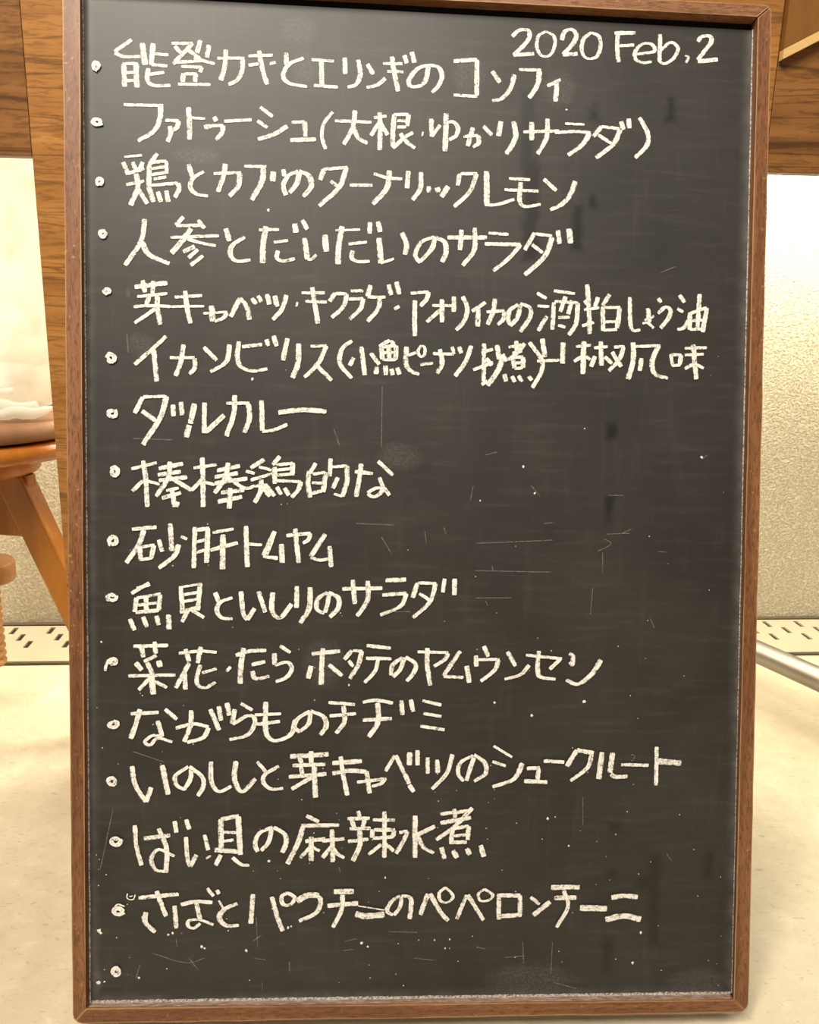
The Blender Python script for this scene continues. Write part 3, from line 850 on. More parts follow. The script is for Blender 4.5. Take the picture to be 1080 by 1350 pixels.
6: """1.0:-2175,5753 -2297,5636 -2437,5510;1.0:-2280,5645 -2253,5372;1.0:-2145,5574 -1938,5578;1.0:-2031,5686 -2052,5544 -2096,5419;1.0:-1938,5572 -1938,5493 -1981,5439;1.0:-1862,5668 -1753,5558
1.0:-1647,5694 -1673,5551 -1805,5460;1.0:-1568,5722 -1580,5588 -1549,5509 -1452,5475 -1328,5495;1.2:-1541,5678 -1373,5699;1.0:-1338,5744 -1320,5688;1.0:-1279,5776 -1249,5688;1.0:-1160,5757 -1195,5569
1.1:-1065,5715 -1070,5545 -1117,5423;1.0:-964,5693 -829,5702;1.0:-829,5702 -900,5548 -1015,5430;1.0:-927,5548 -782,5407;1.0:-611,5747 -695,5678 -712,5552 -612,5428;1.0:-533,5699 -501,5457
1.0:-596,5604 -631,5536;1.0:-452,5647 -379,5549;1.0:-291,5758 -380,5702;0.8:-336,5748 -258,5749;1.0:-258,5749 -272,5713;1.0:-362,5693 -352,5595
1.0:-362,5699 -236,5714;1.0:-236,5714 -238,5594;1.0:-353,5649 -245,5656;1.0:-299,5713 -293,5596;1.0:-352,5591 -235,5594;1.0:-400,5531 -405,5468
1.0:-325,5542 -320,5461;1.0:-274,5516 -261,5462;1.0:-225,5526 -203,5468;1.0:-146,5707 -148,5563 -107,5501 -34,5472;1.0:-127,5635 -64,5658;0.7:-19,5718 -46,5673 -27,5623 9,5642 12,5701 -19,5718
1.0:-26,5556 83,5571;1.0:82,5654 200,5651 264,5652;1.0:141,5691 161,5569 120,5482;0.8:245,5715 264,5652;1.0:305,5716 327,5659;1.0:412,5727 365,5591 275,5463
0.9:523,5748 524,5585 523,5422;1.0:430,5520 603,5587;1.0:501,5666 601,5700;1.0:635,5737 655,5615;1.2:691,5652 648,5524 558,5387;1.0:545,5622 592,5559
1.0:535,5681 590,5700;1.0:686,5661 720,5598;1.0:506,5395 557,5428;1.0:736,5721 874,5746;1.0:803,5777 807,5690;1.0:877,5755 810,5672 734,5613
1.0:770,5671 856,5688;1.0:774,5635 791,5541;1.0:774,5632 866,5641;1.0:866,5637 864,5546;1.0:790,5585 858,5592;1.0:791,5536 864,5546
1.0:703,5489 719,5426;1.0:768,5472 796,5422;1.0:823,5477 860,5428;1.0:915,5475 943,5439;1.0:916,5768 1023,5622 1025,5513 948,5375;1.1:1029,5800 1054,5641
1.0:986,5607 1180,5618;1.1:1211,5771 1208,5589;1.0:1326,5737 1456,5754;1.1:1394,5784 1390,5502;1.0:1383,5656 1310,5609;1.0:1411,5657 1452,5627
1.0:1542,5787 1552,5578;1.0:1484,5731 1604,5743;1.0:1495,5659 1459,5567;1.0:1578,5655 1645,5598;1.0:1660,5740 1753,5746;1.0:1744,5746 1709,5636 1618,5533
1.0:1643,5698 1729,5572;1.1:1827,5784 1831,5620 1787,5464;1.0:1837,5748 2071,5762;1.1:2056,5761 1999,5623 2030,5514 2143,5479;1.0:1905,5649 1892,5539;0.8:2163,5690 2184,5590
1.0:2167,5685 2261,5683;1.0:2257,5683 2244,5600;1.0:2178,5590 2253,5597;1.0:2287,5742 2485,5752;1.0:2289,5684 2458,5696;1.0:2362,5777 2379,5630 2397,5475
1.0:2292,5565 2366,5608;1.0:2375,5612 2461,5573""",
7: """1.1:-2367,5237 -2437,5103;1.0:-2367,5240 -2171,5249;1.15:-2171,5249 -2227,5062 -2367,4838;1.2:-2376,5122 -2262,5043;1.0:-2118,5179 -2113,5081;1.0:-2051,5203 -2042,5091
1.15:-1937,5191 -1972,5021;1.2:-1981,5009 -2007,4905;1.0:-1854,5201 -1857,4943;1.2:-1843,4952 -1689,5097;1.0:-1672,5199 -1477,5202;1.0:-1601,5268 -1610,5107 -1671,4919
1.0:-1486,5198 -1477,5074 -1520,4951;1.0:-1376,5227 -1369,4971;1.0:-1369,4964 -1271,4978 -1156,5028;1.5:-1233,5127 -1022,5152 -825,5141""",
8: """1.0:-2464,4632 -2253,4688;1.0:-2367,4704 -2341,4526 -2332,4312;1.0:-2367,4535 -2455,4445;1.0:-2367,4540 -2227,4506;1.3:-2236,4638 -2033,4682;1.3:-2244,4584 -2051,4615
1.3:-2235,4536 -1998,4569;1.0:-2144,4698 -2156,4564 -2258,4402;1.2:-2139,4564 -1962,4459;1.3:-2209,4388 -2050,4436;1.0:-2174,4453 -2068,4476;1.0:-2126,4475 -2103,4314
1.0:-2077,4359 -2089,4314;1.0:-1945,4647 -1750,4676;1.0:-1871,4737 -1865,4531 -1864,4316;1.0:-1874,4549 -1962,4455;1.0:-1865,4531 -1767,4506;1.3:-1750,4626 -1555,4670
1.3:-1768,4572 -1572,4607;1.3:-1767,4518 -1492,4563;1.0:-1653,4695 -1679,4569 -1767,4434;1.0:-1661,4570 -1518,4482 -1429,4500;1.2:-1714,4440 -1518,4464;1.4:-1740,4362 -1536,4406
1.1:-1634,4480 -1646,4304;1.2:-1350,4726 -1466,4653;1.0:-1505,4625 -1430,4605;1.0:-1465,4550 -1278,4607;1.0:-1373,4555 -1379,4456 -1429,4357;1.0:-1367,4492 -1300,4412
1.0:-1429,4497 -1322,4511;1.0:-1395,4663 -1287,4637;1.0:-1217,4755 -1279,4682;1.0:-1261,4664 -1260,4520;1.0:-1252,4679 -1109,4699;1.0:-1243,4638 -1112,4652
1.0:-1242,4593 -1108,4609;1.0:-1109,4702 -1112,4594;1.0:-1260,4547 -1036,4541;1.0:-1036,4541 -1063,4468 -1116,4405;1.0:-1331,4502 -1259,4416;1.0:-1242,4494 -1206,4427
1.0:-1179,4485 -1139,4423;1.0:-912,4701 -961,4614;1.0:-969,4632 -977,4524 -958,4406;1.0:-938,4605 -830,4624;1.0:-827,4625 -847,4453;1.0:-946,4533 -847,4529
1.0:-955,4439 -847,4467;0.9:-786,4742 -792,4589;1.0:-771,4670 -641,4681;1.0:-645,4681 -646,4545 -684,4418;0.8:-757,4439 -684,4418;1.0:-722,4581 -766,4486
1.2:-578,4633 -424,4617;1.0:-524,4701 -541,4565 -567,4416;1.0:-380,4726 -251,4604;0.9:-369,4585 -338,4513 -277,4432;1.0:-468,4444 -413,4417 -350,4458 -332,4513;1.0:-468,4448 -405,4488 -323,4495""",
9: """1.2:-2459,4123 -2253,4142;1.1:-2359,4115 -2403,3989 -2508,3836;1.0:-2394,3975 -2385,3854;1.0:-2385,3971 -2270,3990;1.0:-2276,3986 -2297,3878;1.0:-2385,3863 -2288,3878
1.0:-2235,4035 -2205,3933;1.0:-2138,4174 -2126,3937;1.0:-2050,4063 -1997,4042;1.1:-2067,3995 -2103,3901 -2235,3792;1.0:-1931,4145 -1943,3794;1.2:-1926,4118 -1811,4137
1.1:-1823,4137 -1833,3840;1.0:-1917,4019 -1837,4038;1.0:-1917,3929 -1837,3953;1.0:-1784,4098 -1606,4130;1.2:-1801,3948 -1570,4013;1.15:-1695,4084 -1699,3786
1.0:-1503,4158 -1489,3805;1.0:-1490,4004 -1365,3996;1.0:-1258,4114 -1355,3902;1.0:-1355,3897 -1230,3879;1.1:-1200,4006 -1193,3843;1.0:-1258,4114 -1328,3915
1.0:-1328,3891 -1230,3888;1.0:-1198,4006 -1190,3843;1.2:-1159,4079 -952,4099;1.0:-952,4099 -970,4044 -1018,4013;1.0:-1084,4139 -1068,3980 -1050,3844;1.1:-826,4094 -951,3899
1.0:-951,3890 -869,3869 -797,3882;1.0:-789,3991 -775,3809""",
10: """1.0:-2314,3666 -2464,3575;1.0:-2420,3620 -2306,3651;1.0:-2420,3539 -2438,3417;1.0:-2420,3536 -2217,3573;1.0:-2223,3567 -2235,3432;1.0:-2341,3540 -2337,3431
1.0:-2412,3476 -2244,3495;1.2:-2429,3413 -2235,3432;1.0:-2477,3359 -2438,3260;1.0:-2367,3377 -2332,3287;1.0:-2253,3386 -2235,3305;1.1:-2152,3396 -2146,3269
1.0:-2049,3640 -2035,3423;0.8:-2049,3631 -1881,3659;1.0:-1886,3668 -1907,3432;1.0:-2022,3568 -1907,3586;1.0:-2022,3508 -1916,3528;1.2:-2058,3418 -1889,3460
1.0:-1987,3432 -2040,3333;1.0:-1956,3432 -1853,3369;1.0:-1761,3587 -1725,3496;1.0:-1613,3542 -1711,3506 -1746,3433 -1702,3369 -1612,3361;1.0:-1542,3597 -1523,3415 -1487,3352;1.0:-1487,3352 -1425,3452
1.0:-1393,3597 -1335,3416;1.1:-1273,3589 -1277,3434 -1209,3370 -1110,3489;1.0:-1066,3644 -1069,3456;1.1:-953,3635 -960,3453 -1037,3325;1.0:-791,3590 -803,3490 -824,3417;1.0:-804,3590 -885,3535 -893,3444 -830,3408
1.1:-795,3590 -713,3545 -712,3454 -784,3377;1.2:-678,3622 -332,3629;1.0:-588,3701 -568,3491;1.0:-460,3692 -459,3528 -548,3385;1.5:-306,3697 -127,3703;1.2:-332,3568 -122,3587
1.0:-122,3584 -175,3473 -348,3396;1.1:-26,3676 -70,3547;1.0:-22,3676 134,3673;1.0:130,3673 81,3511 -64,3373;1.0:-12,3584 90,3520;0.9:207,3714 194,3594
1.0:295,3714 295,3571""",
11: """1.2:-2447,3124 -2155,3131;1.0:-2382,3128 -2364,3028;1.0:-2270,3164 -2258,3059;1.0:-2252,3046 -2359,2992;1.2:-2429,2983 -2376,2919;1.2:-2235,3001 -2222,2946
1.1:-2491,2869 -2093,2877;1.0:-2332,2983 -2279,2874;1.3:-2297,2865 -2279,2710;1.0:-2314,2847 -2403,2747;1.0:-2279,2829 -2164,2768;1.0:-2066,3064 -1888,3082 -1745,3073
1.0:-2009,3101 -1977,2992;1.0:-1879,3119 -1906,2979;1.0:-1977,2982 -2092,2764;1.0:-2016,2892 -2009,2750;0.9:-1882,2964 -1914,2846 -1896,2782 -1834,2767 -1753,2814;1.0:-1870,2895 -1745,2931
1.8:-1655,2936 -1634,2918;1.2:-1584,3046 -1459,3082 -1324,3088;1.1:-1518,3110 -1539,2964 -1547,2799;1.2:-1449,2964 -1333,2991;1.1:-1444,2909 -1413,2845 -1296,2863;1.0:-1207,3128 -1117,3069
1.0:-1256,3064 -1251,2963;1.0:-1251,2960 -1143,2985 -1107,2926 -1152,2853 -1242,2817;1.3:-936,3058 -691,3082;1.1:-842,3106 -852,2788;1.15:-939,2954 -967,2844;1.1:-787,2963 -671,2867
1.0:-591,3087 -654,3008;1.0:-582,3087 -500,3082;1.0:-504,3082 -535,2962 -607,2843;1.0:-618,2999 -575,2948;1.2:-464,3131 -254,3106;1.1:-467,3021 -247,3014
0.9:-363,3008 -389,2907 -479,2806;1.0:-134,3026 -169,2925 -233,2855;1.0:-152,3026 -234,2962 -248,2870;1.0:-125,3032 -38,2971 -50,2897 -113,2818;1.0:-21,3076 248,3069;1.0:248,3063 216,3008 124,2947
1.0:64,3109 65,2962 93,2780;1.0:353,3082 208,2865;1.1:209,2859 384,2850;1.1:411,2952 435,2803;1.0:558,3126 600,3033;1.0:489,3043 496,2946
1.0:495,3005 699,3009;1.0:690,3005 654,2912 535,2816;1.0:767,3076 840,2949;1.0:961,2958 887,2875 745,2834;1.0:931,3046 1250,3014;1.0:1240,3014 1143,2921
1.0:1043,3083 1036,2912 1065,2852 1197,2833;1.0:1314,3061 1347,3033 1345,2958 1322,2986;1.15:1598,3004 1515,2874 1395,2790 1291,2827""",
12: """1.2:-2470,2544 -2234,2555;1.1:-2391,2583 -2421,2474 -2471,2329;1.0:-2181,2583 -2080,2494;1.0:-2243,2483 -2204,2345;0.9:-2204,2345 -2288,2355 -2350,2301 -2305,2273 -2243,2331 -2119,2299;1.1:-2092,2418 -1940,2454 -1811,2425
1.0:-1958,2572 -1967,2435 -2020,2299;1.1:-1811,2420 -1860,2334 -1994,2293;1.0:-1798,2581 -1722,2397;1.0:-1726,2608 -1708,2480;1.1:-1658,2635 -1636,2525;1.0:-1591,2580 -1614,2452
1.0:-1538,2631 -1439,2570;1.0:-1609,2448 -1474,2524 -1417,2478 -1474,2359 -1635,2314;1.1:-1325,2643 -1330,2469 -1311,2349 -1239,2303 -1112,2357 -1068,2486;1.0:-1420,2530 -1195,2538;1.1:-1402,2447 -1204,2472;1.0:-941,2559 -959,2448 -1031,2384
1.0:-947,2562 -1050,2495 -1077,2421 -1031,2375;1.1:-941,2562 -832,2512 -808,2429 -858,2352;1.1:-788,2635 -560,2616;1.1:-778,2517 -550,2535;1.0:-660,2603 -650,2465 -722,2364;1.1:-492,2636 -368,2652 -230,2626
1.3:-491,2479 -238,2491;1.1:-364,2630 -357,2463 -438,2331;1.0:-157,2651 -147,2522;1.0:-75,2657 -51,2551;1.1:27,2647 193,2609;1.0:37,2536 195,2507
1.1:11,2424 224,2391""",
13: """1.0:-2460,2092 -2430,1927 -2341,1779;1.0:-2341,1779 -2297,1907;1.1:-2204,2099 -2154,1841;1.0:-1957,2078 -1966,1977 -2020,1882;1.0:-1984,2084 -2091,2006 -2082,1923 -2011,1882;1.0:-1975,2084 -1868,1995 -1855,1912 -1903,1826
1.0:-1791,2126 -1787,1957 -1724,1865 -1616,1909;1.1:-1577,2130 -1589,1974 -1526,1862 -1409,1972;0.9:-1397,2123 -1319,2027;1.0:-1210,2081 -1328,2008 -1340,1934 -1273,1882 -1173,1887;1.5:-1115,2165 -784,2181;1.0:-1048,2183 -1016,2105
1.0:-934,2210 -933,2099;1.2:-1093,2086 -811,2094;1.0:-1020,2072 -1010,2013;1.3:-1125,1986 -801,2009;1.15:-919,1988 -1100,1878;1.1:-907,2080 -894,1802
1.5:-751,2103 -495,2120;1.4:-750,2014 -600,2035 -454,2026;1.0:-678,2162 -655,1995 -617,1818;1.1:-535,1934 -279,1963;1.0:-288,1963 -333,1917 -406,1896;1.0:-454,2030 -424,1834
0.9:-288,2029 -207,2167;1.0:-202,2167 -132,2027 -81,1915;1.1:-81,1906 -38,1844;1.1:-79,2194 -81,2079;1.0:-10,2212 -9,2078;0.9:79,2147 81,2003
1.0:162,2127 169,2010;1.0:297,2173 247,2005 119,1866;1.0:487,2143 451,2041 421,1938;0.9:477,2162 367,2098 349,2004 397,1933;1.0:487,2168 581,2096 591,2002 490,1932;0.8:657,2245 823,2143
1.0:650,2107 768,2066;1.15:917,2089 839,1949 653,1881;1.2:955,2042 1072,2047;1.0:1062,2041 1051,1942;1.4:933,1930 1140,1918;1.2:1104,2107 1287,2096
1.15:1398,2202 1312,2058;1.4:1398,2202 1550,2175;1.0:1531,2160 1496,2047 1347,1926;1.15:1625,2182 1598,1942;1.15:1720,2177 1699,1998;1.3:1705,1985 1753,1960 1858,1964
1.1:1798,2069 2046,2061;0.85:2115,2227 2117,1880;1.9:2131,2098 2342,2078""",
14: """0.95:-2435,1578 -2421,1394 -2377,1228;1.4:-2359,1463 -2136,1486;1.0:-2234,1548 -2168,1372 -2171,1160;0.9:-2100,1303 -2234,1364 -2296,1282 -2261,1189 -2180,1169;1.0:-2100,1611 -2082,1509;1.0:-2001,1624 -1974,1536
0.9:-2001,1471 -1988,1277 -1965,1212;1.0:-1965,1212 -1911,1313;0.85:-1845,1488 -1812,1352;1.4:-1816,1299 -1805,1284;1.1:-1705,1624 -1700,1347;1.4:-1705,1621 -1552,1650
1.2:-1557,1645 -1538,1307;1.0:-1696,1510 -1569,1503;1.0:-1704,1427 -1596,1438;1.5:-1758,1353 -1542,1335;1.0:-1704,1310 -1749,1218;1.0:-1605,1286 -1532,1224 -1460,1213
1.0:-1271,1536 -1297,1415 -1360,1342;1.0:-1262,1549 -1379,1491 -1411,1398 -1388,1333;1.1:-1253,1548 -1162,1488 -1143,1413 -1179,1321;1.1:-971,1645 -862,1588;1.3:-1016,1557 -688,1558;1.1:-998,1553 -1043,1404 -1133,1220
1.3:-979,1418 -806,1438;1.1:-928,1459 -927,1244;1.0:-933,1366 -1024,1274;1.0:-915,1365 -854,1331;1.2:-833,1420 -641,1436;1.0:-748,1522 -740,1232
1.0:-750,1372 -828,1271;1.0:-741,1363 -704,1306 -639,1268;0.9:-524,1681 -505,1621;1.2:-615,1613 -422,1616;1.0:-578,1600 -555,1528;1.0:-459,1630 -482,1527
1.2:-596,1525 -412,1527;1.2:-609,1413 -430,1430;1.1:-508,1509 -506,1378 -566,1239;1.1:-394,1601 -201,1595;0.95:-294,1675 -290,1263;1.0:-397,1517 -402,1442
1.3:-384,1513 -200,1509;1.0:-206,1505 -218,1449;1.2:-393,1438 -209,1449;1.0:-319,1385 -428,1293;1.0:-282,1385 -207,1322;1.1:-26,1634 -22,1259
1.2:-163,1486 -89,1494;1.0:-89,1494 -134,1392 -189,1299;1.3:151,1538 -5,1461;1.0:-5,1461 52,1352 145,1298;1.2:196,1646 447,1670;1.0:316,1690 327,1611
1.4:197,1566 467,1609;1.1:478,1697 328,1536 162,1416;1.0:306,1517 293,1395;1.2:300,1514 449,1534;1.0:449,1534 441,1412;1.0:310,1448 431,1459
1.3:278,1392 432,1393;1.0:209,1349 239,1246;1.1:312,1320 350,1253;1.1:433,1337 462,1280;1.1:554,1363 587,1259""",
15: """1.3:-2404,945 -2063,971;1.0:-2252,1002 -2216,900 -2171,778;1.1:-2341,818 -2346,726 -2260,641;0.7:-2372,782 -2341,716;0.95:-2099,870 -2081,670;1.3:-2045,878 -1919,903 -1775,892
1.0:-1916,903 -1879,745;0.85:-1765,696 -1883,741 -1973,737 -1982,691 -1933,668 -1879,711;0.9:-1820,1019 -1766,947;1.0:-1739,1002 -1717,965;0.5:-1721,909 -1684,843;1.15:-1561,878 -1666,834 -1717,760 -1657,688 -1548,686
1.0:-1428,960 -1445,699;1.0:-1264,929 -1221,769 -1166,628;1.0:-1131,968 -1180,931 -1167,866 -1107,861 -1067,920 -1131,968;0.9:-1268,933 -1227,783 -1175,632;1.8:-1049,891 -957,940 -857,939;1.1:-948,951 -844,907 -883,785 -1029,713
1.8:-729,970 -554,967;1.5:-783,844 -516,863;1.0:-651,941 -663,800 -735,651;0.4:-516,839 -285,797;2.0:-538,770 -441,745 -285,759;0.9:-138,913 -146,828 -201,750
1.0:-147,922 -221,877 -261,793 -210,750;1.0:-138,926 -54,892 -62,713;1.1:31,749 94,937;1.1:112,937 207,774 279,692;0.75:251,991 196,945 206,873 272,858 318,914 251,991;0.9:352,705 439,921
1.0:448,921 525,797 592,691;0.75:597,970 542,929 561,866 636,871 669,917 597,970;1.0:724,926 727,694;1.4:720,911 918,907;1.0:912,907 917,729;1.5:714,723 930,732
1.0:1008,892 1089,824;1.35:1183,846 1034,726;1.7:1190,975 1446,974;1.5:1220,879 1419,879;0.9:1304,944 1345,801 1244,612;1.9:1453,785 1697,775
1.7:1734,874 1848,887 1973,875;1.9:1684,676 1852,705 2006,670""",
}
CHALK_BULLETS = ["""0.72:-2741,7922 -2766,7937 -2775,7967 -2760,7994 -2734,7994 -2720,7972 -2725,7948 -2741,7934 -2760,7943 -2761,7964 -2753,7980 -2738,7981 -2732,7968 -2733,7955 -2743,7951""",
"""0.72:-2694,7493 -2733,7481 -2772,7488 -2782,7512 -2759,7531 -2726,7533 -2710,7518 -2711,7501 -2736,7491 -2756,7497 -2761,7511 -2751,7521 -2732,7522 -2723,7514 -2727,7505""",
"""0.72:-2732,6983 -2745,7011 -2739,7040 -2718,7048 -2698,7036 -2694,7015 -2707,6995 -2728,6997 -2739,7014 -2731,7032 -2718,7036 -2705,7030 -2704,7017 -2713,7009 -2721,7010""",
"""0.72:-2663,6604 -2673,6574 -2696,6560 -2719,6575 -2728,6600 -2708,6617 -2687,6617 -2673,6601 -2682,6581 -2696,6571 -2709,6582 -2713,6597 -2704,6608 -2692,6606 -2688,6597""",
"""0.72:-2660,6088 -2688,6102 -2691,6122 -2673,6137 -2646,6136 -2636,6123 -2640,6105 -2660,6098 -2678,6106 -2681,6120 -2667,6129 -2653,6130 -2645,6120 -2650,6112 -2660,6109""",
"""0.72:-2673,5564 -2648,5600 -2614,5592 -2592,5569 -2602,5536 -2628,5523 -2654,5532 -2654,5560 -2642,5581 -2621,5582 -2611,5562 -2613,5545 -2629,5539 -2641,5544 -2643,5558""",
"""0.72:-2592,5130 -2581,5093 -2601,5066 -2639,5068 -2657,5087 -2654,5117 -2627,5125 -2603,5119 -2596,5096 -2610,5077 -2632,5078 -2644,5091 -2639,5106 -2626,5114 -2615,5106""",
"""0.72:-2638,4637 -2600,4652 -2568,4627 -2565,4596 -2591,4571 -2619,4576 -2631,4601 -2622,4624 -2601,4632 -2583,4621 -2582,4601 -2597,4588 -2612,4591 -2617,4604 -2611,4616""",
"""0.72:-2642,3975 -2655,4021 -2638,4057 -2605,4065 -2580,4039 -2582,4004 -2607,3987 -2629,3993 -2638,4021 -2626,4042 -2609,4049 -2598,4033 -2599,4013 -2610,4004 -2620,4010""",
"""0.72:-2583,3559 -2585,3528 -2619,3514 -2659,3518 -2671,3545 -2652,3564 -2617,3569 -2596,3554 -2598,3532 -2622,3523 -2644,3529 -2650,3544 -2638,3556 -2622,3556 -2612,3548""",
"""0.72:-2621,2961 -2643,2981 -2638,3009 -2611,3023 -2588,3010 -2585,2988 -2596,2970 -2617,2972 -2631,2986 -2623,3001 -2610,3011 -2596,3002 -2595,2990 -2603,2983 -2613,2982;0.9:-2602,3024 -2659,2998 -2685,2914""",
"""0.72:-2610,2488 -2575,2472 -2577,2439 -2606,2422 -2647,2430 -2660,2452 -2642,2471 -2613,2475 -2593,2465 -2593,2445 -2611,2435 -2633,2439 -2642,2453 -2631,2463 -2616,2464""",
"""0.72:-2671,1959 -2656,1988 -2620,2000 -2596,1973 -2595,1940 -2622,1926 -2649,1937 -2661,1959 -2647,1977 -2624,1983 -2607,1966 -2611,1949 -2625,1942 -2639,1945 -2643,1958""",
"""0.72:-2551,1462 -2551,1420 -2590,1399 -2630,1414 -2641,1446 -2621,1469 -2588,1473 -2564,1455 -2572,1428 -2593,1419 -2616,1424 -2623,1444 -2610,1459 -2593,1458 -2583,1448""",
"""0.72:-2519,812 -2567,795 -2611,809 -2623,835 -2607,859 -2564,862 -2533,841 -2546,818 -2570,809 -2596,816 -2603,834 -2590,846 -2569,847 -2556,836 -2561,826;0.5:-2605,873 -2573,892 -2522,871""",
"""0.72:-2555,294 -2577,266 -2612,270 -2634,297 -2623,325 -2596,339 -2570,322 -2567,299 -2584,281 -2606,284 -2615,301 -2609,316 -2596,323 -2586,314 -2585,302""",
"""0.35:-2496,984 -2502,951 -2477,930 -2444,936 -2432,976;0.3:-2483,957 -2451,963"""]
SCRATCHES = """1.0:-2448,4890 -2120,4882;1.0:-2617,1727 -2726,1200;1.0:-351,5361 -352,4842;1.0:-344,4071 -251,3921;1.0:1511,3638 1495,3404;1.0:1593,3952 1596,3779
1.0:1630,4113 1833,4121;1.0:1604,4072 1666,4026 1545,3959;1.0:480,4024 1147,4056;1.0:470,3786 1138,3776;1.0:474,3548 794,3549;1.0:1637,4452 1772,4453
1.0:2088,3962 2183,3956;1.0:1070,4201 1144,4208;1.0:2033,3371 2069,3284;1.0:-325,3426 -88,3427;1.0:-256,605 5,593;1.0:-19,362 176,337
1.0:-1109,359 -1108,264;1.0:-2083,582 -2076,508;1.0:-1418,393 -1319,377;1.0:-1345,182 -1344,107;1.0:-1400,756 -1385,493;1.0:944,492 954,292
1.0:783,351 967,361;1.0:1210,480 1201,190;1.0:1230,114 1437,53;1.0:1459,1783 1464,1531;1.0:2224,1267 2274,1197;1.0:1881,2160 1923,2146 1889,2099
1.0:-2450,2219 -2188,2125;1.0:1765,4120 1845,4161;1.0:-686,1188 -672,1134;1.0:-640,444 -547,455;1.0:-628,525 -528,550;1.0:525,453 613,430
1.0:-763,4998 -710,4850;1.0:-2498,5767 -2486,5609;1.0:-1432,542 -1353,594;1.0:-1972,405 -1894,296;1.0:-2393,361 -2425,241;1.0:-2296,459 -2005,366 -1842,402
1.0:548,4789 647,4816;1.0:951,4530 1033,4432;1.0:2053,6389 2186,6445;1.0:2464,4781 2511,4815;1.0:422,4393 446,4525;1.0:29,4126 44,4021
1.0:194,4161 214,4102;1.0:-561,4187 -234,4177;1.0:616,3833 630,3787;1.0:567,3521 588,3481"""
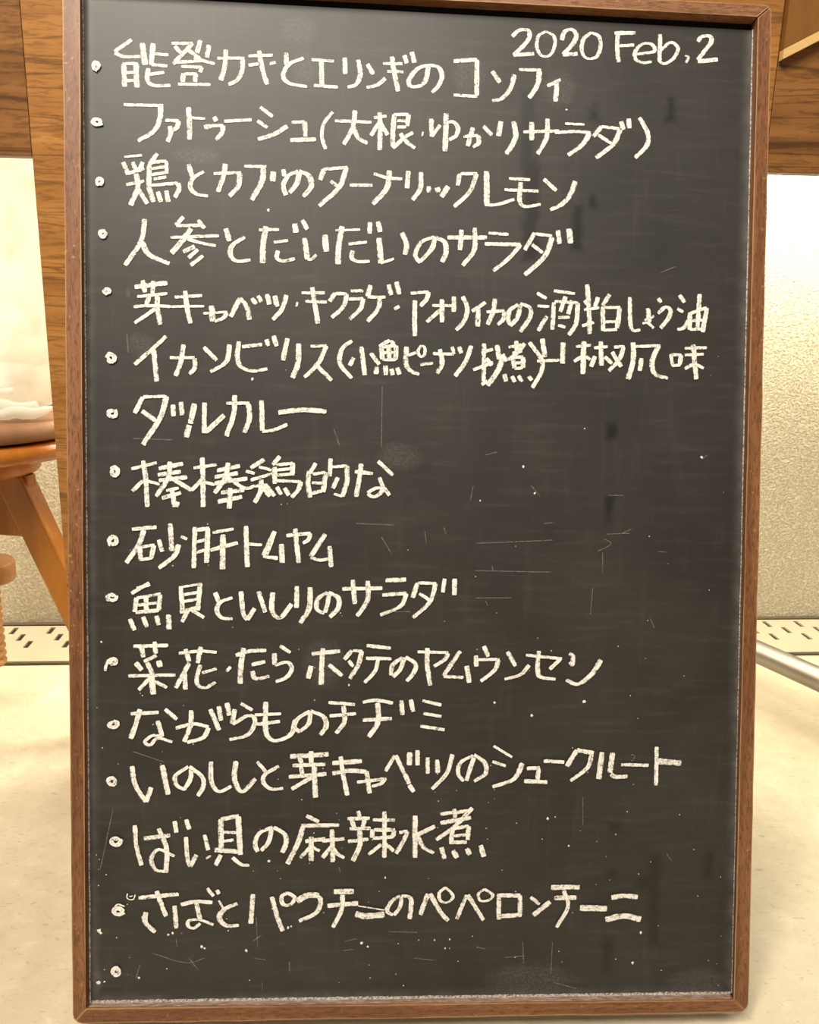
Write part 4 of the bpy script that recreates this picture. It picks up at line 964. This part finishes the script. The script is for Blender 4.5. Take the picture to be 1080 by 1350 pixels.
SPECKS = [(2012, 546, 14.5), (1942, 270, 13.2), (1150, 1589, 13.2), (-2740, 656, 19.8), (-2727, 635, 13.2), (-2747, 202, 19.8), (-2696, 207, 9.9), (-2696, 314, 6.6), (-2406, 234, 9.9), (-1291, 1244, 14.5), (-281, 1080, 9.9), (-481, 501, 13.2), (-428, 466, 9.9), (19, 518, 6.6), (160, 515, 7.9), (-1869, 497, 14.5), (-1842, 483, 10.6), (2463, 4794, 13.2), (1206, 7754, 9.9), (-1327, 6829, 13.2), (-1454, 5406, 13.2), (-2716, 3161, 9.9), (-614, 2784, 9.2), (661, 2627, 13.2), (1456, 2630, 16.5), (992, 2511, 13.2), (882, 4694, 13.2), (986, 4465, 10.6), (508, 4394, 7.9), (1766, 1438, 6.6), (1344, 1341, 8.6), (-2115, 623, 11.9), (-2154, 610, 9.9), (-1484, 455, 13.2), (-1124, 650, 13.2), (-1098, 663, 8.6), (294, 519, 8.6), (255, 438, 7.9), (-1641, 633, 6.1), (876, 938, 5.9), (-943, 1219, 4.7), (2734, 43, 3.8), (-2167, 309, 6.2), (-1204, 4344, 5.0), (-2373, 2698, 5.8), (-1826, 4170, 5.4), (-1819, 3820, 3.9), (-2592, 806, 4.3), (500, 3095, 4.4), (2591, 5679, 3.8), (2480, 1290, 5.3), (2527, 5512, 3.5), (843, 2955, 5.8), (-2220, 2106, 3.9), (178, 1756, 4.9), (-831, 2054, 5.5), (-2578, 2109, 3.8), (-1612, 3286, 4.0), (618, 1412, 4.3), (-815, 779, 5.4), (-906, 1487, 6.2), (-1641, 640, 3.4), (1217, 1602, 6.1), (-114, 3961, 3.4), (-661, 1349, 3.7), (-770, 3418, 4.7), (-2052, 1635, 3.4), (1502, 2000, 5.5), (-1192, 1089, 5.0), (2170, 605, 4.7), (-1816, 2794, 5.1), (496, 542, 5.1), (-405, 187, 5.7), (-2038, 621, 3.4), (-425, 866, 4.2), (674, 1771, 3.8), (168, 1998, 6.1), (2353, 2858, 4.1), (174, 1520, 4.4), (1943, 2479, 3.9), (2088, 1186, 5.1), (2715, 246, 3.7), (-2502, 884, 5.7), (2000, 3014, 3.5), (478, 3733, 4.9), (-1371, 1526, 3.5), (-1667, 4463, 4.7), (-1263, 821, 5.4), (-1251, 4564, 4.5), (-2764, 1320, 4.9), (-2392, 2717, 4.6), (-2354, 3506, 4.6), (1865, 1642, 6.1), (1720, 1027, 3.9), (2669, 4489, 3.3), (-2755, 2595, 4.2), (-2284, 2448, 5.2), (879, 342, 5.2), (965, 2907, 3.5), (-413, 303, 3.7), (-1048, 3096, 4.3), (-1297, 2410, 5.0), (-2405, 2468, 6.1), (-1944, 2275, 5.6), (-1147, 2362, 4.4), (1390, 737, 4.9), (620, 1738, 3.8), (-161, 488, 5.2), (296, 2922, 3.9), (2525, 868, 5.3), (-333, 959, 4.3), (-1172, 5488, 4.2), (-1654, 741, 4.7), (-1217, 1964, 4.4), (1980, 1078, 5.7), (-1013, 1782, 5.8), (2750, 496, 3.4), (-2746, 1054, 5.9), (211, 3341, 4.0), (-1456, 191, 6.2), (-397, 1419, 5.5), (-1219, 1156, 3.6), (-2483, 416, 3.3), (2730, 1038, 4.6), (2637, 276, 4.3), (-910, 2937, 5.3), (1362, 2218, 5.0), (-110, 111, 6.1), (-678, 3386, 3.6), (-689, 1598, 3.9), (-2104, 1933, 4.7), (1273, 389, 5.6), (873, 1552, 5.9), (-642, 1423, 6.0), (2010, 4095, 6.2), (1752, 3122, 5.4), (2013, 3351, 5.0), (604, 1508, 6.0), (-2593, 593, 5.9), (636, 2068, 5.3), (-178, 216, 5.9), (-873, 1540, 4.6), (-2119, 3812, 5.9), (-2711, 2248, 5.4), (1302, 291, 4.1), (-2028, 2611, 4.4), (295, 437, 5.3), (2561, 3622, 5.6), (2341, 1609, 5.5), (-936, 5698, 4.8), (2207, 195, 5.5), (826, 4000, 4.1), (751, 1132, 3.8), (-2681, 1146, 6.1), (-2540, 1442, 5.7), (1444, 1476, 3.8), (337, 1849, 4.1), (-2474, 3945, 3.5), (669, 3415, 4.0), (1596, 1378, 3.5), (-2745, 1194, 3.9), (1597, 988, 4.0), (-908, 2653, 5.0), (371, 319, 5.4), (672, 1852, 3.7), (-1428, 1159, 3.6), (1105, 1406, 5.9), (-710, 1659, 3.9), (-677, 152, 3.5), (1870, 2683, 5.2), (1157, 3082, 5.7), (1034, 3195, 4.6), (-2207, 2211, 3.7), (-1878, 4564, 4.7), (1915, 1887, 4.4), (279, 2159, 4.0), (-2739, 1280, 4.5), (282, 1471, 5.9), (1681, 1240, 3.8), (1417, 5031, 6.1), (-691, 3412, 4.9), (775, 906, 5.1), (150, 1837, 3.5), (-1153, 4351, 3.5), (100, 1067, 4.1), (1790, 308, 5.6), (380, 1659, 4.1), (2185, 3856, 3.3)]

for k in sorted(CHALK_TEXT):
    marks('chalk_date' if k == 0 else 'chalk_writing', parse(CHALK_TEXT[k]), M_chalk,
          'date in white chalk' if k == 0 else 'one row of white chalk handwriting')
for s_ in CHALK_BULLETS:
    marks('chalk_bullet', parse(s_), M_chalk, 'scribbled white chalk dot', wv=0.0030, wh=0.0030, jag=2.5)
for s_ in parse(SCRATCHES):
    marks('faint_scratch', [s_], M_faint, 'faint grey scratch', wv=0.0007, wh=0.0007, jag=0.6)
# crumbs of chalk
bm = bmesh.new()
for x, y, r in SPECKS:
    x, y, r = x * 1e-4, y * 1e-4, r * 1e-4
    n_ = 7
    vs = [bm.verts.new((x + r * random.uniform(0.6, 1.2) * math.cos(2 * math.pi * k / n_), y + r * random.uniform(0.6, 1.3) * math.sin(2 * math.pi * k / n_), 0.0004)) for k in range(n_)]
    c_ = bm.verts.new((x, y, 0.0007))
    for k in range(n_):
        bm.faces.new((vs[k], vs[(k + 1) % n_], c_))
link('chalk_crumbs', bm, plain('chalk_crumb', (0.72, 0.69, 0.62), 0.9), board)['kind'] = 'stuff'
# dust lying in the joint of panel and frame
bm = bmesh.new()
uvl = bm.loops.layers.uv.new('UVMap')
P = [V(q) for q in BOARD_PANEL]
def inset(a_, b_, d_):
    e_ = (b_ - a_).normalized()
    return [a_.lerp(b_, k / 60) + V((-e_.y, e_.x)) * (d_ + 0.0004 * mnoise.noise(V((k * 0.9, a_.x * 9, 0)))) for k in range(61)]
ribbon(bm, uvl, inset(P[3], P[2], 0.0010), 1.0, 0.0030, 0.0030, 4.0)
ribbon(bm, uvl, inset(P[0], P[3], 0.0004), 1.0, 0.0013, 0.0013, 1.0)
ribbon(bm, uvl, inset(P[2], P[1], 0.0004), 1.0, 0.0011, 0.0011, 1.0)
up_ = (P[0] - P[3]).normalized()
lo_ = [P[3].lerp(P[2], 0.004 + 0.992 * k / 60) for k in range(61)]
I_ = [V(q) for q in BOARD_INNER]
hi_ = [I_[3].lerp(I_[2], 0.004 + 0.992 * k / 60) for k in range(61)]
row0 = [bm.verts.new((q.x, q.y + 0.0003, 0.0004)) for q in lo_]
row1 = [bm.verts.new((q.x, q.y + 0.0003, 0.0088)) for q in hi_]
for k in range(60):
    bm.faces.new((row0[k], row0[k + 1], row1[k + 1], row1[k])).material_index = 1
o_ = link('chalk_dust', bm, M_dust, board)
o_.data.materials.append(M_film)
o_['kind'] = 'stuff'
